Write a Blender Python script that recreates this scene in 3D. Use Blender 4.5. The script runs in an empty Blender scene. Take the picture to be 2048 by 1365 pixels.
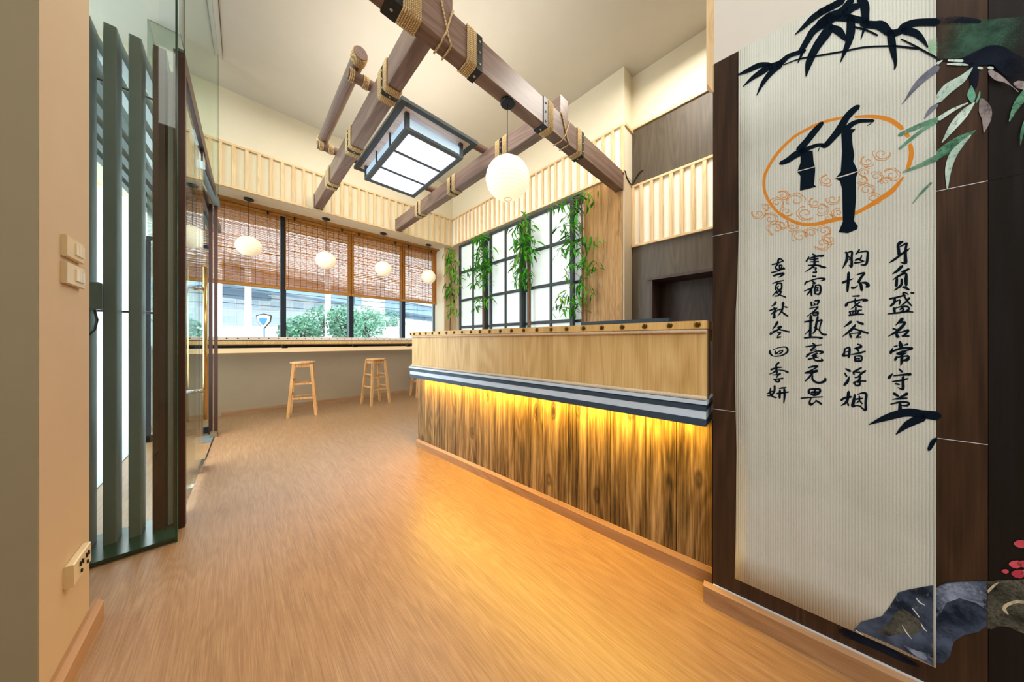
import bpy, math, random
from mathutils import Vector, Matrix, Euler
R = random.Random(7)
PI = math.pi
scn = bpy.context.scene
col = scn.collection
# ------------------------------------------------------------------ camera
CAMH = 1.10; TH = math.radians(44.18); FPX = 570.0
cam = bpy.data.cameras.new('camera'); camo = bpy.data.objects.new('camera', cam); col.objects.link(camo)
camo.location = (0, 0, CAMH); camo.rotation_euler = (PI/2, 0, -TH)
cam.sensor_width = 36; cam.lens = 36*FPX/2048; cam.clip_start = 0.02; cam.clip_end = 400
scn.camera = camo
# ------------------------------------------------------------------ world, lights, exposure
w = bpy.data.worlds.new('world'); scn.world = w; w.use_nodes = True
wn = w.node_tree; bg = wn.nodes['Background']
bg.inputs['Color'].default_value = (0.86, 0.94, 1.0, 1); bg.inputs['Strength'].default_value = 5.0
scn.view_settings.view_transform = 'Standard'; scn.view_settings.look = 'None'
scn.view_settings.exposure = 0.0; scn.view_settings.gamma = 1.0; scn.view_settings.use_curve_mapping = False
scn.cycles.use_denoising = True; scn.cycles.max_bounces = 8; scn.cycles.diffuse_bounces = 5
scn.cycles.transparent_max_bounces = 24; scn.cycles.caustics_reflective = False; scn.cycles.caustics_refractive = False
scn.cycles.sample_clamp_indirect = 6.0
def area(name, loc, rot, sx, sy, power, color):
    l = bpy.data.lights.new(name, 'AREA'); l.shape = 'RECTANGLE'; l.size = sx; l.size_y = sy; l.energy = power; l.color = color
    o = bpy.data.objects.new(name, l); col.objects.link(o); o.location = loc; o.rotation_euler = rot; return o
# added fill lamps without fixtures: behind the camera, over the room, entrance and kitchen
area('fill_back', (0.2, -1.2, 4.45), (0, 0, 0), 2.2, 1.8, 45, (1.0, 0.95, 0.88))
rb = area('fill_behind_camera', (-1.6, -1.4, 2.6), (math.radians(72), 0, math.radians(-58)), 2.2, 2.2, 78, (0.86, 0.93, 1.0)); rb.visible_glossy = False
lr = area('fill_room', (1.2, 3.0, 4.5), (0, 0, 0), 2.4, 3.6, 128, (1.0, 0.94, 0.86)); lr.visible_glossy = False
area('ceiling_fill_up', (1.6, 2.9, 3.75), (PI, 0, 0), 1.6, 3.0, 16, (1.0, 0.95, 0.86))  # invented uplight above the beams, only brightens the ceiling
area('entrance_fill', (-0.55, 3.75, 1.7), (0, -PI/2, 0), 2.6, 2.0, 60, (0.88, 0.94, 1.0))  # extra lamp standing in for daylight through the entrance
area('kitchen_fill', (2.9, 0.5, 4.4), (0, 0, 0), 0.8, 1.4, 65, (1.0, 0.95, 0.86))

# ------------------------------------------------------------------ picture-to-place helpers
_F = (math.sin(TH), math.cos(TH)); _R = (math.cos(TH), -math.sin(TH))
PH = math.radians(3.9); DC = (-math.sin(PH), math.cos(PH)); NC = (math.cos(PH), math.sin(PH))
def ray(x, y):
    a = (x-1024)/FPX
    return (_F[0]+a*_R[0], _F[1]+a*_R[1], (682.5-y)/FPX)
def on_x(x, y, X):
    d = ray(x, y); k = X/d[0]; return (X, d[1]*k, CAMH+d[2]*k)
def on_y(x, y, Y):
    d = ray(x, y); k = Y/d[1]; return (d[0]*k, Y, CAMH+d[2]*k)
def on_z(x, y, Z):
    d = ray(x, y); k = (Z-CAMH)/d[2]; return (d[0]*k, d[1]*k, Z)
def on_t(x, y, t):
    d = ray(x, y); k = t/(d[0]*NC[0]+d[1]*NC[1]); p = (d[0]*k, d[1]*k)
    return (p[0]*DC[0]+p[1]*DC[1], t, CAMH+d[2]*k)
def X_at(px, Y): return on_y(px, 600, Y)[0]
def Y_at(px, X): return on_x(px, 600, X)[1]
def ST(s, t, z): return (s*DC[0]+t*NC[0], s*DC[1]+t*NC[1], z)

# ------------------------------------------------------------------ materials
def srgb(h):
    h = h.lstrip('#'); v = [int(h[i:i+2], 16)/255 for i in (0, 2, 4)]
    return tuple((c/12.92 if c <= 0.04045 else ((c+0.055)/1.055)**2.4) for c in v)+(1,)
def newmat(name):
    m = bpy.data.materials.new(name); m.use_nodes = True; nt = m.node_tree
    return m, nt, nt.nodes['Principled BSDF']
def N(nt, t, **k):
    n = nt.nodes.new(t)
    for a, b in k.items(): setattr(n, a, b)
    return n
def L(nt, a, b): nt.links.new(a, b)
def coords(nt, scale, rand=True, rot=(0, 0, 0)):
    tc = N(nt, 'ShaderNodeTexCoord'); mp = N(nt, 'ShaderNodeMapping')
    mp.inputs['Scale'].default_value = scale; mp.inputs['Rotation'].default_value = rot
    if rand:
        oi = N(nt, 'ShaderNodeObjectInfo'); mul = N(nt, 'ShaderNodeVectorMath', operation='SCALE')
        cb = N(nt, 'ShaderNodeCombineXYZ')
        for i in range(3): L(nt, oi.outputs['Random'], cb.inputs[i])
        L(nt, cb.outputs[0], mul.inputs[0]); mul.inputs['Scale'].default_value = 37.0
        ad = N(nt, 'ShaderNodeVectorMath', operation='ADD')
        L(nt, tc.outputs['Object'], ad.inputs[0]); L(nt, mul.outputs[0], ad.inputs[1]); L(nt, ad.outputs[0], mp.inputs['Vector'])
    else: L(nt, tc.outputs['Object'], mp.inputs['Vector'])
    return mp.outputs[0]
def noise(nt, vec, scale, detail=4, rough=0.6, dist=0.0):
    n = N(nt, 'ShaderNodeTexNoise'); n.inputs['Scale'].default_value = scale; n.inputs['Detail'].default_value = detail
    n.inputs['Roughness'].default_value = rough; n.inputs['Distortion'].default_value = dist
    L(nt, vec, n.inputs['Vector']); return n.outputs['Fac']
def ramp(nt, fac, stops):
    r = N(nt, 'ShaderNodeValToRGB'); e = r.color_ramp.elements
    while len(e) < len(stops): e.new(0.5)
    for i, (p, c) in enumerate(stops): e[i].position = p; e[i].color = srgb(c) if isinstance(c, str) else c
    L(nt, fac, r.inputs['Fac']); return r.outputs['Color']
def bump(nt, fac, bs, strength, dist=0.002):
    b = N(nt, 'ShaderNodeBump'); b.inputs['Strength'].default_value = strength; b.inputs['Distance'].default_value = dist
    L(nt, fac, b.inputs['Height']); L(nt, b.outputs[0], bs.inputs['Normal'])
def mix(nt, fac, a, b, mode='MIX'):
    m = N(nt, 'ShaderNodeMix', data_type='RGBA', blend_type=mode)
    if isinstance(fac, (int, float)): m.inputs['Factor'].default_value = fac
    else: L(nt, fac, m.inputs['Factor'])
    for sk, v in ((m.inputs[6], a), (m.inputs[7], b)):
        if isinstance(v, tuple): sk.default_value = v
        else: L(nt, v, sk)
    return m.outputs[2]
def plain(name, c, rough=0.6, metal=0.0, var=0.06, bs_=0.0, spec=0.5):
    m, nt, bs = newmat(name); c = srgb(c) if isinstance(c, str) else c
    v = coords(nt, (1, 1, 1)); f = noise(nt, v, 6, 5)
    d = tuple(x*(1-var*2) for x in c[:3])+(1,)
    L(nt, ramp(nt, f, [(0.3, d), (0.7, c)]), bs.inputs['Base Color'])
    bs.inputs['Roughness'].default_value = rough; bs.inputs['Metallic'].default_value = metal
    bs.inputs['Specular IOR Level'].default_value = spec
    if bs_: bump(nt, noise(nt, v, 120, 3), bs, bs_)
    return m
def wood(name, dark, mid, light, axis='z', scale=1.0, rough=0.5, contrast=1.0, knots=0.0, bmp=0.3, rot=(0, 0, 0), rand=True, spec=0.4, rings=0.22, streak=0.38):
    m, nt, bs = newmat(name)
    def ax(w_, l_): return {'x': (l_, w_, w_), 'y': (w_, l_, w_), 'z': (w_, w_, l_)}[axis]
    def vv(w_, l_): return coords(nt, tuple(scale*q for q in ax(w_, l_)), rand, rot)
    n0 = noise(nt, vv(4.5, 0.55), 1.0, 2, 0.45, 0.4)
    k = N(nt, 'ShaderNodeMath', operation='MULTIPLY'); k.inputs[1].default_value = 85; L(nt, n0, k.inputs[0])
    sn = N(nt, 'ShaderNodeMath', operation='SINE'); L(nt, k.outputs[0], sn.inputs[0])
    n1 = noise(nt, vv(22, 0.9), 1.0, 5, 0.6, 0.3)
    n2 = noise(nt, vv(170, 4), 1.0, 3, 0.7)
    a = N(nt, 'ShaderNodeMath', operation='MULTIPLY_ADD'); a.inputs[1].default_value = rings*0.25; a.inputs[2].default_value = rings*0.5; L(nt, sn.outputs[0], a.inputs[0])
    b = N(nt, 'ShaderNodeMath', operation='MULTIPLY_ADD'); b.inputs[1].default_value = streak; L(nt, n1, b.inputs[0]); L(nt, a.outputs[0], b.inputs[2])
    c = N(nt, 'ShaderNodeMath', operation='MULTIPLY_ADD'); c.inputs[1].default_value = 1-rings-streak; L(nt, n2, c.inputs[0]); L(nt, b.outputs[0], c.inputs[2])
    h = 0.20/contrast
    cc = ramp(nt, c.outputs[0], [(max(0.0, 0.5-h), dark), (0.5, mid), (min(1, 0.5+h), light)])
    if knots:
        vo = N(nt, 'ShaderNodeTexVoronoi'); vo.inputs['Scale'].default_value = 1.0; L(nt, vv(5.5, 2.2), vo.inputs['Vector'])
        dn = N(nt, 'ShaderNodeMath', operation='MULTIPLY_ADD'); dn.inputs[1].default_value = 0.22; L(nt, n1, dn.inputs[0]); L(nt, vo.outputs['Distance'], dn.inputs[2])
        kf = ramp(nt, dn.outputs[0], [(0.17, (1, 1, 1, 1)), (0.21, (0.35, 0.35, 0.35, 1)), (0.24, (0.8, 0.8, 0.8, 1)), (0.30, (0, 0, 0, 1))])
        g = N(nt, 'ShaderNodeMath', operation='MULTIPLY'); g.inputs[1].default_value = knots; L(nt, kf, g.inputs[0])
        cc = mix(nt, g.outputs[0], cc, srgb(dark))
    L(nt, cc, bs.inputs['Base Color']); bs.inputs['Roughness'].default_value = rough; bs.inputs['Specular IOR Level'].default_value = spec
    bump(nt, c.outputs[0], bs, bmp, 0.002)
    return m
def glow(name, c, strength, base=None, noise_amt=0.0):
    m, nt, bs = newmat(name); c = srgb(c) if isinstance(c, str) else c
    bs.inputs['Base Color'].default_value = srgb(base) if base else c
    bs.inputs['Emission Color'].default_value = c; bs.inputs['Emission Strength'].default_value = strength; bs.inputs['Roughness'].default_value = 0.5
    return m
def glassmat(name, tint, refl=1.0, rough=0.0):
    m = bpy.data.materials.new(name); m.use_nodes = True; nt = m.node_tree; nt.nodes.clear()
    o = N(nt, 'ShaderNodeOutputMaterial'); tr = N(nt, 'ShaderNodeBsdfTransparent'); gl = N(nt, 'ShaderNodeBsdfGlossy')
    tr.inputs['Color'].default_value = tint; gl.inputs['Roughness'].default_value = rough; gl.inputs['Color'].default_value = (0.95, 1, 0.98, 1)
    lw = N(nt, 'ShaderNodeFresnel'); lw.inputs['IOR'].default_value = 1.5
    mu = N(nt, 'ShaderNodeMath', operation='MULTIPLY'); mu.inputs[1].default_value = refl; mu.use_clamp = True
    mx = N(nt, 'ShaderNodeMixShader'); L(nt, lw.outputs[0], mu.inputs[0]); L(nt, mu.outputs[0], mx.inputs[0])
    L(nt, tr.outputs[0], mx.inputs[1]); L(nt, gl.outputs[0], mx.inputs[2]); L(nt, mx.outputs[0], o.inputs[0])
    return m
def translucent(name, c, amt=0.5, rough=0.7, tex=None):
    m = bpy.data.materials.new(name); m.use_nodes = True; nt = m.node_tree; bs = nt.nodes['Principled BSDF']; out = nt.nodes['Material Output']
    c = srgb(c)
    v = coords(nt, (1, 1, 1)); f = noise(nt, v, 12, 4)
    cc = ramp(nt, f, [(0.3, tuple(x*0.82 for x in c[:3])+(1,)), (0.7, c)])
    L(nt, cc, bs.inputs['Base Color']); bs.inputs['Roughness'].default_value = rough; bs.inputs['Specular IOR Level'].default_value = 0.2
    tl = N(nt, 'ShaderNodeBsdfTranslucent'); L(nt, cc, tl.inputs['Color']); mx = N(nt, 'ShaderNodeMixShader'); mx.inputs[0].default_value = amt
    L(nt, bs.outputs[0], mx.inputs[1]); L(nt, tl.outputs[0], mx.inputs[2]); L(nt, mx.outputs[0], out.inputs[0])
    return m

M = {}
M['wall'] = plain('cream_plaster', '#E4DAC0', 0.8, var=0.015, bs_=0.05)
M['wall_white'] = plain('off_white_paint', '#D9D4C8', 0.8, var=0.015, bs_=0.05)
M['wall_warm'] = plain('warm_cream_paint', '#C4AC8C', 0.7, var=0.02, bs_=0.06)
M['ceil'] = plain('ceiling_paint', '#D0CCC0', 0.9, var=0.015)
M['olive'] = plain('olive_grey', '#867A60', 0.8, var=0.02)
M['taupe'] = plain('taupe_paint', '#A8957A', 0.75, var=0.02)
M['pillar'] = plain('beige_paint', '#C9B799', 0.75, var=0.02)
M['stripwall'] = plain('batten_backing', '#F3EBD8', 0.8, var=0.015)
M['brownpanel'] = wood('brown_stained_ply', '#483E32', '#554A3C', '#625646', 'z', 0.8, 0.45, 1.2, bmp=0.1, rand=False)
M['pine'] = wood('pine_batten', '#C8A270', '#E0C294', '#ECD6AE', 'z', 1.0, 0.55, 1.0, knots=0.55, bmp=0.1)
M['pine_x'] = wood('pine_batten_long_x', '#C8A270', '#E0C294', '#ECD6AE', 'x', 1.0, 0.55, 1.0, bmp=0.1)
M['pine_y'] = wood('pine_batten_long_y', '#C8A270', '#E0C294', '#ECD6AE', 'y', 1.0, 0.55, 1.0, bmp=0.1)
M['oak'] = wood('oak_veneer', '#B38E52', '#D2AE72', '#E2C68C', 'z', 0.8, 0.45, 1.1, bmp=0.12, rand=False)
M['oak_f'] = wood('oak_fascia', '#BE9450', '#D8B06C', '#E6C484', 'z', 0.8, 0.45, 1.0, bmp=0.1, rand=False)
M['rustic'] = wood('weathered_plank', '#22170A', '#7C6038', '#B8986A', 'z', 1.25, 0.6, 1.5, knots=0.9, bmp=0.6, rings=0.10, streak=0.55)
M['rusticlight'] = wood('rustic_panel_light', '#5E4220', '#A67C48', '#C49A62', 'z', 1.1, 0.55, 1.0, knots=0.6, bmp=0.3, rings=0.10, streak=0.5)
M['palewood'] = wood('pale_panel', '#B69468', '#D8B98E', '#E6CBA4', 'z', 0.8, 0.55, 0.9, bmp=0.15)
M['beam_x'] = wood('beam_wood_x', '#4E3A30', '#745B4E', '#8E7466', 'x', 0.7, 0.4, 0.9, bmp=0.15)
M['beam_y'] = wood('beam_wood_y', '#5A463C', '#7C665C', '#968074', 'y', 0.7, 0.35, 0.9, bmp=0.15)
M['skirt_x'] = wood('skirting_wood_x', '#8E6644', '#A67E58', '#B8906A', 'x', 0.8, 0.45, 0.9, bmp=0.08, rand=False)
M['skirt_y'] = wood('skirting_wood_y', '#8E6644', '#A67E58', '#B8906A', 'y', 0.8, 0.45, 0.9, bmp=0.08, rand=False)
M['floor'] = wood('laminate_floor', '#7A5A3E', '#987450', '#AE8C68', 'y', 1.6, 0.36, 0.8, bmp=0.3, rand=False, spec=0.55, rings=0.16, streak=0.10)
M['darkwood'] = wood('dark_stained_wood', '#1C120A', '#35241A', '#4A3324', 'z', 0.8, 0.42, 1.0, bmp=0.15, rand=False)
M['blackwood'] = wood('near_black_shaded_wood', '#060708', '#0B0C10', '#14151A', 'z', 0.8, 0.5, 1.0, bmp=0.15, rand=False)
M['stool'] = wood('rubberwood', '#A87440', '#C8965C', '#DCB07C', 'z', 1.0, 0.4, 1.0, bmp=0.05)
M['bamboo'] = translucent('blind_bamboo', '#D28C34', 0.34)
M['railwood'] = wood('blind_rail', '#8A5A28', '#A87638', '#C08C4C', 'x', 1.0, 0.5, 1.0, bmp=0.1)
M['cord'] = plain('brown_cord', '#6A3C18', 0.8)
M['rope'] = None
M['black'] = plain('black_metal', '#17191C', 0.4, 0.3)
M['slate'] = plain('slate_laminate', '#34495C', 0.5)
M['lightslate'] = plain('pale_blue_grey_laminate', '#CCE0F2', 0.45)
M['frame'] = plain('shoji_black_frame', '#33383A', 0.55, var=0.08)
M['boxframe'] = plain('charcoal_lamp_frame', '#4C555A', 0.55, var=0.1)
M['brass'] = plain('aged_brass', '#6E5428', 0.3, 0.9, 0.1)
M['steelbolt'] = plain('bolt_steel', '#B8A888', 0.3, 0.8)
M['chrome'] = plain('chrome', '#B9BEC2', 0.15, 1.0)
M['gold'] = plain('brushed_brass', '#D8B070', 0.2, 1.0)
M['redsteel'] = plain('dark_red_brown_steel', '#43291F', 0.4, 0.2)
M['greysteel'] = plain('grey_painted_steel', '#6C7A7A', 0.5, 0.1)
M['switch'] = plain('switch_plastic', '#D9C69E', 0.3)
M['switchlight'] = plain('switch_key', '#EADFC4', 0.25)
M['mullion'] = plain('mullion_aluminium', '#2B3340', 0.4, 0.5)
M['backing_n'] = plain('cream_backing', '#E0D6B8', 0.8, var=0.015)
M['cream_glow'] = glow('glowing_cream_strip', '#FFDCA4', 0.62, '#E8D2AC')  # cream strip under the window counter; its brightness is put in as emission
M['glass'] = glassmat('clear_glass', (0.96, 0.99, 0.98, 1), 0.8)
M['green'] = glassmat('greenish_glass', (0.94, 0.985, 0.965, 1), 0.7)
M['glassedge'] = plain('glass_edge_green', '#17402F', 0.2)
M['paper'] = glow('rice_paper', '#FFE6B8', 0.38, '#FFF4E0')  # dim emission stands in for window light through the small unlit lanterns
M['paperlit'] = glow('lit_rice_paper', '#FFEFCC', 0.78, '#FFF2D8')
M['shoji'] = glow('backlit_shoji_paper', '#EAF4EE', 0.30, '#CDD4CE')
M['boxpane'] = glow('luminous_acrylic', '#DCE8FA', 0.80, '#E8EEF8')
M['boxside'] = glow('luminous_acrylic_side', '#AED4F0', 0.55, '#C8E0F0')
M['led'] = glow('led_strip', '#FFC830', 5.0)
M['boardwhite'] = wood('lamp_board', '#CDB4A2', '#E6D4C6', '#F4E8DE', 'x', 0.8, 0.5, 1.0, bmp=0.1)
M['leaf'] = translucent('bamboo_leaf', '#4FA42C', 0.32, 0.4)
M['leafdark'] = translucent('bamboo_leaf_dark', '#2A6B20', 0.25, 0.4)
M['leafpale'] = translucent('bamboo_leaf_yellow_green', '#86B43A', 0.35, 0.4)
M['stem'] = wood('brown_stem', '#3A2414', '#6A4426', '#84603A', 'z', 1.0, 0.6, 1.0, bmp=0.3)
M['white'] = plain('white_caulk', '#D8DCE0', 0.5)
M['road'] = plain('street_concrete', '#C9CDD0', 0.9, var=0.05)
M['concrete'] = plain('overpass_concrete', '#8298AC', 0.9, var=0.05)
M['concrete_l'] = plain('overpass_edge', '#D2D6D8', 0.9, var=0.03)
M['bldg'] = plain('white_building', '#E8EAEC', 0.9, var=0.04)
M['bldg2'] = plain('grey_building', '#DCE0E2', 0.9, var=0.05)
M['bglass'] = plain('building_window', '#C4D2DC', 0.2)
M['tree'] = plain('tree_foliage', '#78B090', 0.9, var=0.4)
M['trunk'] = plain('tree_bark', '#54483C', 0.9)
M['orange'] = plain('orange_print', '#D2862A', 0.8, var=0.03)
M['navy'] = plain('navy_ink', '#101B26', 0.95, var=0.08, spec=0.05)
M['awning'] = plain('orange_awning', '#E0A860', 0.8)
M['caulk'] = plain('crack_dark', '#5A5646', 0.9)
M['outwall'] = plain('exterior_wall', '#BFC2BE', 0.9)
def ropemat():
    m, nt, bs = newmat('jute_rope')
    v = coords(nt, (1, 1, 1), False)
    wv = N(nt, 'ShaderNodeTexWave', bands_direction='DIAGONAL'); wv.inputs['Scale'].default_value = 45; wv.inputs['Distortion'].default_value = 3; L(nt, v, wv.inputs['Vector'])
    n = noise(nt, v, 300, 3)
    c1 = ramp(nt, wv.outputs['Fac'], [(0.1, '#94703E'), (0.5, '#C8A872'), (0.9, '#EAD4A4')])
    L(nt, mix(nt, 0.35, c1, ramp(nt, n, [(0.3, '#7A5224'), (0.7, '#E6CE9C')])), bs.inputs['Base Color']); bs.inputs['Roughness'].default_value = 0.9
    bump(nt, wv.outputs['Fac'], bs, 0.6, 0.004)
    return m
M['rope'] = ropemat()
M['ropepale'] = plain('pale_cotton_rope', '#E2CDB0', 0.9, var=0.1)
def linenmat():
    m, nt, bs = newmat('linen_banner')
    v = coords(nt, (1, 1, 1), False, (0, 0, -PH))
    f = noise(nt, v, 3, 3)
    wv = N(nt, 'ShaderNodeTexWave', bands_direction='Y'); wv.inputs['Scale'].default_value = 46; wv.inputs['Distortion'].default_value = 1.2
    wv.inputs['Detail'].default_value = 1; wv.inputs['Detail Scale'].default_value = 0.25; L(nt, v, wv.inputs['Vector'])
    n = noise(nt, v, 900, 2)
    c = ramp(nt, f, [(0.3, '#BCC0B4'), (0.7, '#D0D4C9')])
    c = mix(nt, 0.12, c, ramp(nt, wv.outputs['Fac'], [(0.2, '#8E8A7C'), (0.8, '#F2EEDF')]))
    c = mix(nt, 0.14, c, ramp(nt, n, [(0.35, '#6E6A5C'), (0.65, '#FFFFFF')]))
    L(nt, c, bs.inputs['Base Color']); bs.inputs['Roughness'].default_value = 0.95; bs.inputs['Specular IOR Level'].default_value = 0.1
    bump(nt, wv.outputs['Fac'], bs, 0.5, 0.0025)
    v2 = coords(nt, (1, 1, 0.35), False); b2 = N(nt, 'ShaderNodeBump'); b2.inputs['Strength'].default_value = 0.45; b2.inputs['Distance'].default_value = 0.03
    L(nt, noise(nt, v2, 7, 2, 0.4, 0.6), b2.inputs['Height']); L(nt, b2.outputs[0], bs.inputs['Normal'].links[0].from_node.inputs['Normal'])
    return m
M['linen'] = linenmat()
def painted(name, c, c2, cover=0.5, soft=0.12, scale=60, alpha=1.0, fall=False, streak=(1, 1, 1)):
    """brush paint with broken coverage; fall thins it towards the rim of the painted patch"""
    m, nt, bs = newmat(name)
    v = coords(nt, streak, True)
    n = noise(nt, v, scale, 6, 0.8); n2 = noise(nt, v, scale*0.15, 4)
    L(nt, ramp(nt, n2, [(0.35, c2), (0.65, c)]), bs.inputs['Base Color']); bs.inputs['Roughness'].default_value = 0.8; bs.inputs['Specular IOR Level'].default_value = 0.15
    if fall:
        tc = N(nt, 'ShaderNodeTexCoord'); sp = N(nt, 'ShaderNodeSeparateXYZ'); L(nt, tc.outputs['Generated'], sp.inputs[0])
        cb = N(nt, 'ShaderNodeCombineXYZ'); L(nt, sp.outputs[1], cb.inputs[0]); L(nt, sp.outputs[2], cb.inputs[1])
        ds = N(nt, 'ShaderNodeVectorMath', operation='DISTANCE'); ds.inputs[1].default_value = (0.5, 0.5, 0); L(nt, cb.outputs[0], ds.inputs[0])
        k = N(nt, 'ShaderNodeMath', operation='MULTIPLY_ADD'); k.inputs[1].default_value = -0.75; k.inputs[2].default_value = 0.28; L(nt, ds.outputs['Value'], k.inputs[0])
        ad = N(nt, 'ShaderNodeMath', operation='ADD'); L(nt, n, ad.inputs[0]); L(nt, k.outputs[0], ad.inputs[1]); n = ad.outputs[0]
    a = ramp(nt, n, [(max(0, 0.5-cover-soft), (0, 0, 0, 1)), (min(1, 0.5-cover+soft), (alpha, alpha, alpha, 1))])
    L(nt, a, bs.inputs['Alpha'])
    return m
M['p_white'] = painted('mural_pale_green', '#D0E4DA', '#94B4A6', 0.12, 0.10, 120, streak=(1, 1, 0.5))
M['p_green'] = painted('mural_leaf_green', '#6FA488', '#3E6E56', 0.08, 0.12, 120)
M['p_grey'] = painted('mural_grey', '#787C8C', '#50545F', 0.14, 0.12, 150)
M['p_pinkgrey'] = painted('mural_pink_grey', '#A09694', '#7A7272', 0.12, 0.12, 120, streak=(1, 1, 0.4))
M['p_teal'] = painted('mural_teal', '#7AB8A0', '#4E8A74', 0.16, 0.12, 120)
M['p_haze'] = painted('mural_green_haze', '#46705C', '#2C4A3E', 0.0, 0.14, 300, alpha=0.7, fall=True)
M['p_navy'] = painted('mural_navy', '#0C1220', '#161E2C', 0.10, 0.14, 200, fall=True)
M['p_rock'] = painted('mural_blue_rock', '#54627A', '#1A2434', 0.14, 0.12, 90)
M['p_rock_l'] = painted('mural_pale_rock', '#98A6BE', '#6A7892', 0.0, 0.16, 120, fall=True)
M['p_rock_o'] = painted('mural_rock_changed_light', '#66665A', '#24261E', 0.08, 0.14, 120)
M['p_cream'] = painted('mural_cream', '#D8CCB0', '#A89C80', 0.10, 0.14, 120)
M['p_pink'] = painted('mural_pink', '#E06870', '#B03C4C', 0.3)

# ------------------------------------------------------------------ mesh building
class MB:
    def __init__(s, xf=None): s.v = []; s.f = []; s.xf = xf
    def pt(s, p):
        s.v.append(s.xf(*p) if s.xf else tuple(p)); return len(s.v)-1
    def box(s, x0, x1, y0, y1, z0, z1):
        i = len(s.v)
        for z in (z0, z1):
            for (x, y) in ((x0, y0), (x1, y0), (x1, y1), (x0, y1)): s.pt((x, y, z))
        for q in ((0, 3, 2, 1), (4, 5, 6, 7), (0, 1, 5, 4), (1, 2, 6, 5), (2, 3, 7, 6), (3, 0, 4, 7)): s.f.append(tuple(i+k for k in q))
        return s
    def cbox(s, x0, x1, y0, y1, z0, z1, c=0.004):
        """box with chamfered edges along its longest axis"""
        d = (x1-x0, y1-y0, z1-z0); k = d.index(max(d)); o = [i for i in range(3) if i != k]
        lo = (x0, y0, z0); hi = (x1, y1, z1); a0, a1 = lo[o[0]], hi[o[0]]; b0, b1 = lo[o[1]], hi[o[1]]
        prof = [(a0+c, b0), (a1-c, b0), (a1, b0+c), (a1, b1-c), (a1-c, b1), (a0+c, b1), (a0, b1-c), (a0, b0+c)]
        i = len(s.v)
        for e in (lo[k], hi[k]):
            for a, b in prof:
                p = [0, 0, 0]; p[k] = e; p[o[0]] = a; p[o[1]] = b; s.pt(p)
        for j in range(8): s.f.append((i+j, i+(j+1) % 8, i+8+(j+1) % 8, i+8+j))
        s.f.append(tuple(i+j for j in range(7, -1, -1))); s.f.append(tuple(i+8+j for j in range(8)))
        return s
    def hexa(s, b, t):
        i = len(s.v)
        for p in list(b)+list(t): s.pt(p)
        for q in ((0, 3, 2, 1), (4, 5, 6, 7), (0, 1, 5, 4), (1, 2, 6, 5), (2, 3, 7, 6), (3, 0, 4, 7)): s.f.append(tuple(i+k for k in q))
        return s
    def quad(s, a, b, c, d):
        i = len(s.v)
        for p in (a, b, c, d): s.pt(p)
        s.f.append((i, i+1, i+2, i+3)); return s
    def poly(s, pts):
        i = len(s.v)
        for p in pts: s.pt(p)
        s.f.append(tuple(range(i, i+len(pts)))); return s
    def tube(s, path, r, n=8, closed=False, caps=True):
        P = [Vector(s.xf(*p) if s.xf else p) for p in path]; m = len(P); i0 = len(s.v); up = None
        rr = r if isinstance(r, (list, tuple)) else [r]*m
        for k in range(m):
            if closed: t = (P[(k+1) % m]-P[k-1])
            else: t = P[min(k+1, m-1)]-P[max(k-1, 0)]
            t.normalize()
            if up is None: up = Vector((0, 0, 1)) if abs(t.z) < 0.9 else Vector((1, 0, 0))
            a = up-t*up.dot(t)
            if a.length < 1e-6: a = t.orthogonal()
            a.normalize(); b = t.cross(a); up = a
            for j in range(n):
                g = 2*PI*j/n; q = P[k]+(a*math.cos(g)+b*math.sin(g))*rr[k]; s.v.append(tuple(q))
        for k in range(m if closed else m-1):
            for j in range(n):
                A = i0+k*n; B = i0+((k+1) % m)*n
                s.f.append((A+j, A+(j+1) % n, B+(j+1) % n, B+j))
        if not closed and caps:
            s.f.append(tuple(i0+j for j in range(n-1, -1, -1))); s.f.append(tuple(i0+(m-1)*n+j for j in range(n)))
        return s
    def lathe(s, cx, cy, prof, n=24):
        i0 = len(s.v)
        for (r, z) in prof:
            for j in range(n):
                g = 2*PI*j/n; s.pt((cx+r*math.cos(g), cy+r*math.sin(g), z))
        for k in range(len(prof)-1):
            for j in range(n):
                A = i0+k*n; s.f.append((A+j, A+(j+1) % n, A+n+(j+1) % n, A+n+j))
        s.f.append(tuple(i0+j for j in range(n-1, -1, -1))); s.f.append(tuple(i0+(len(prof)-1)*n+j for j in range(n)))
        return s
    def ball(s, c, r, n=10, m=6, sq=(1, 1, 1)):
        i0 = len(s.v)
        for k in range(1, m):
            a = PI*k/m
            for j in range(n):
                g = 2*PI*j/n; s.pt((c[0]+sq[0]*r*math.sin(a)*math.cos(g), c[1]+sq[1]*r*math.sin(a)*math.sin(g), c[2]+sq[2]*r*math.cos(a)))
        T = s.pt((c[0], c[1], c[2]+sq[2]*r)); B = s.pt((c[0], c[1], c[2]-sq[2]*r))
        for k in range(m-2):
            for j in range(n):
                A = i0+k*n; s.f.append((A+j, A+n+j, A+n+(j+1) % n, A+(j+1) % n))
        for j in range(n):
            s.f.append((T, i0+j, i0+(j+1) % n)); A = i0+(m-2)*n; s.f.append((B, A+(j+1) % n, A+j))
        return s
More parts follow.
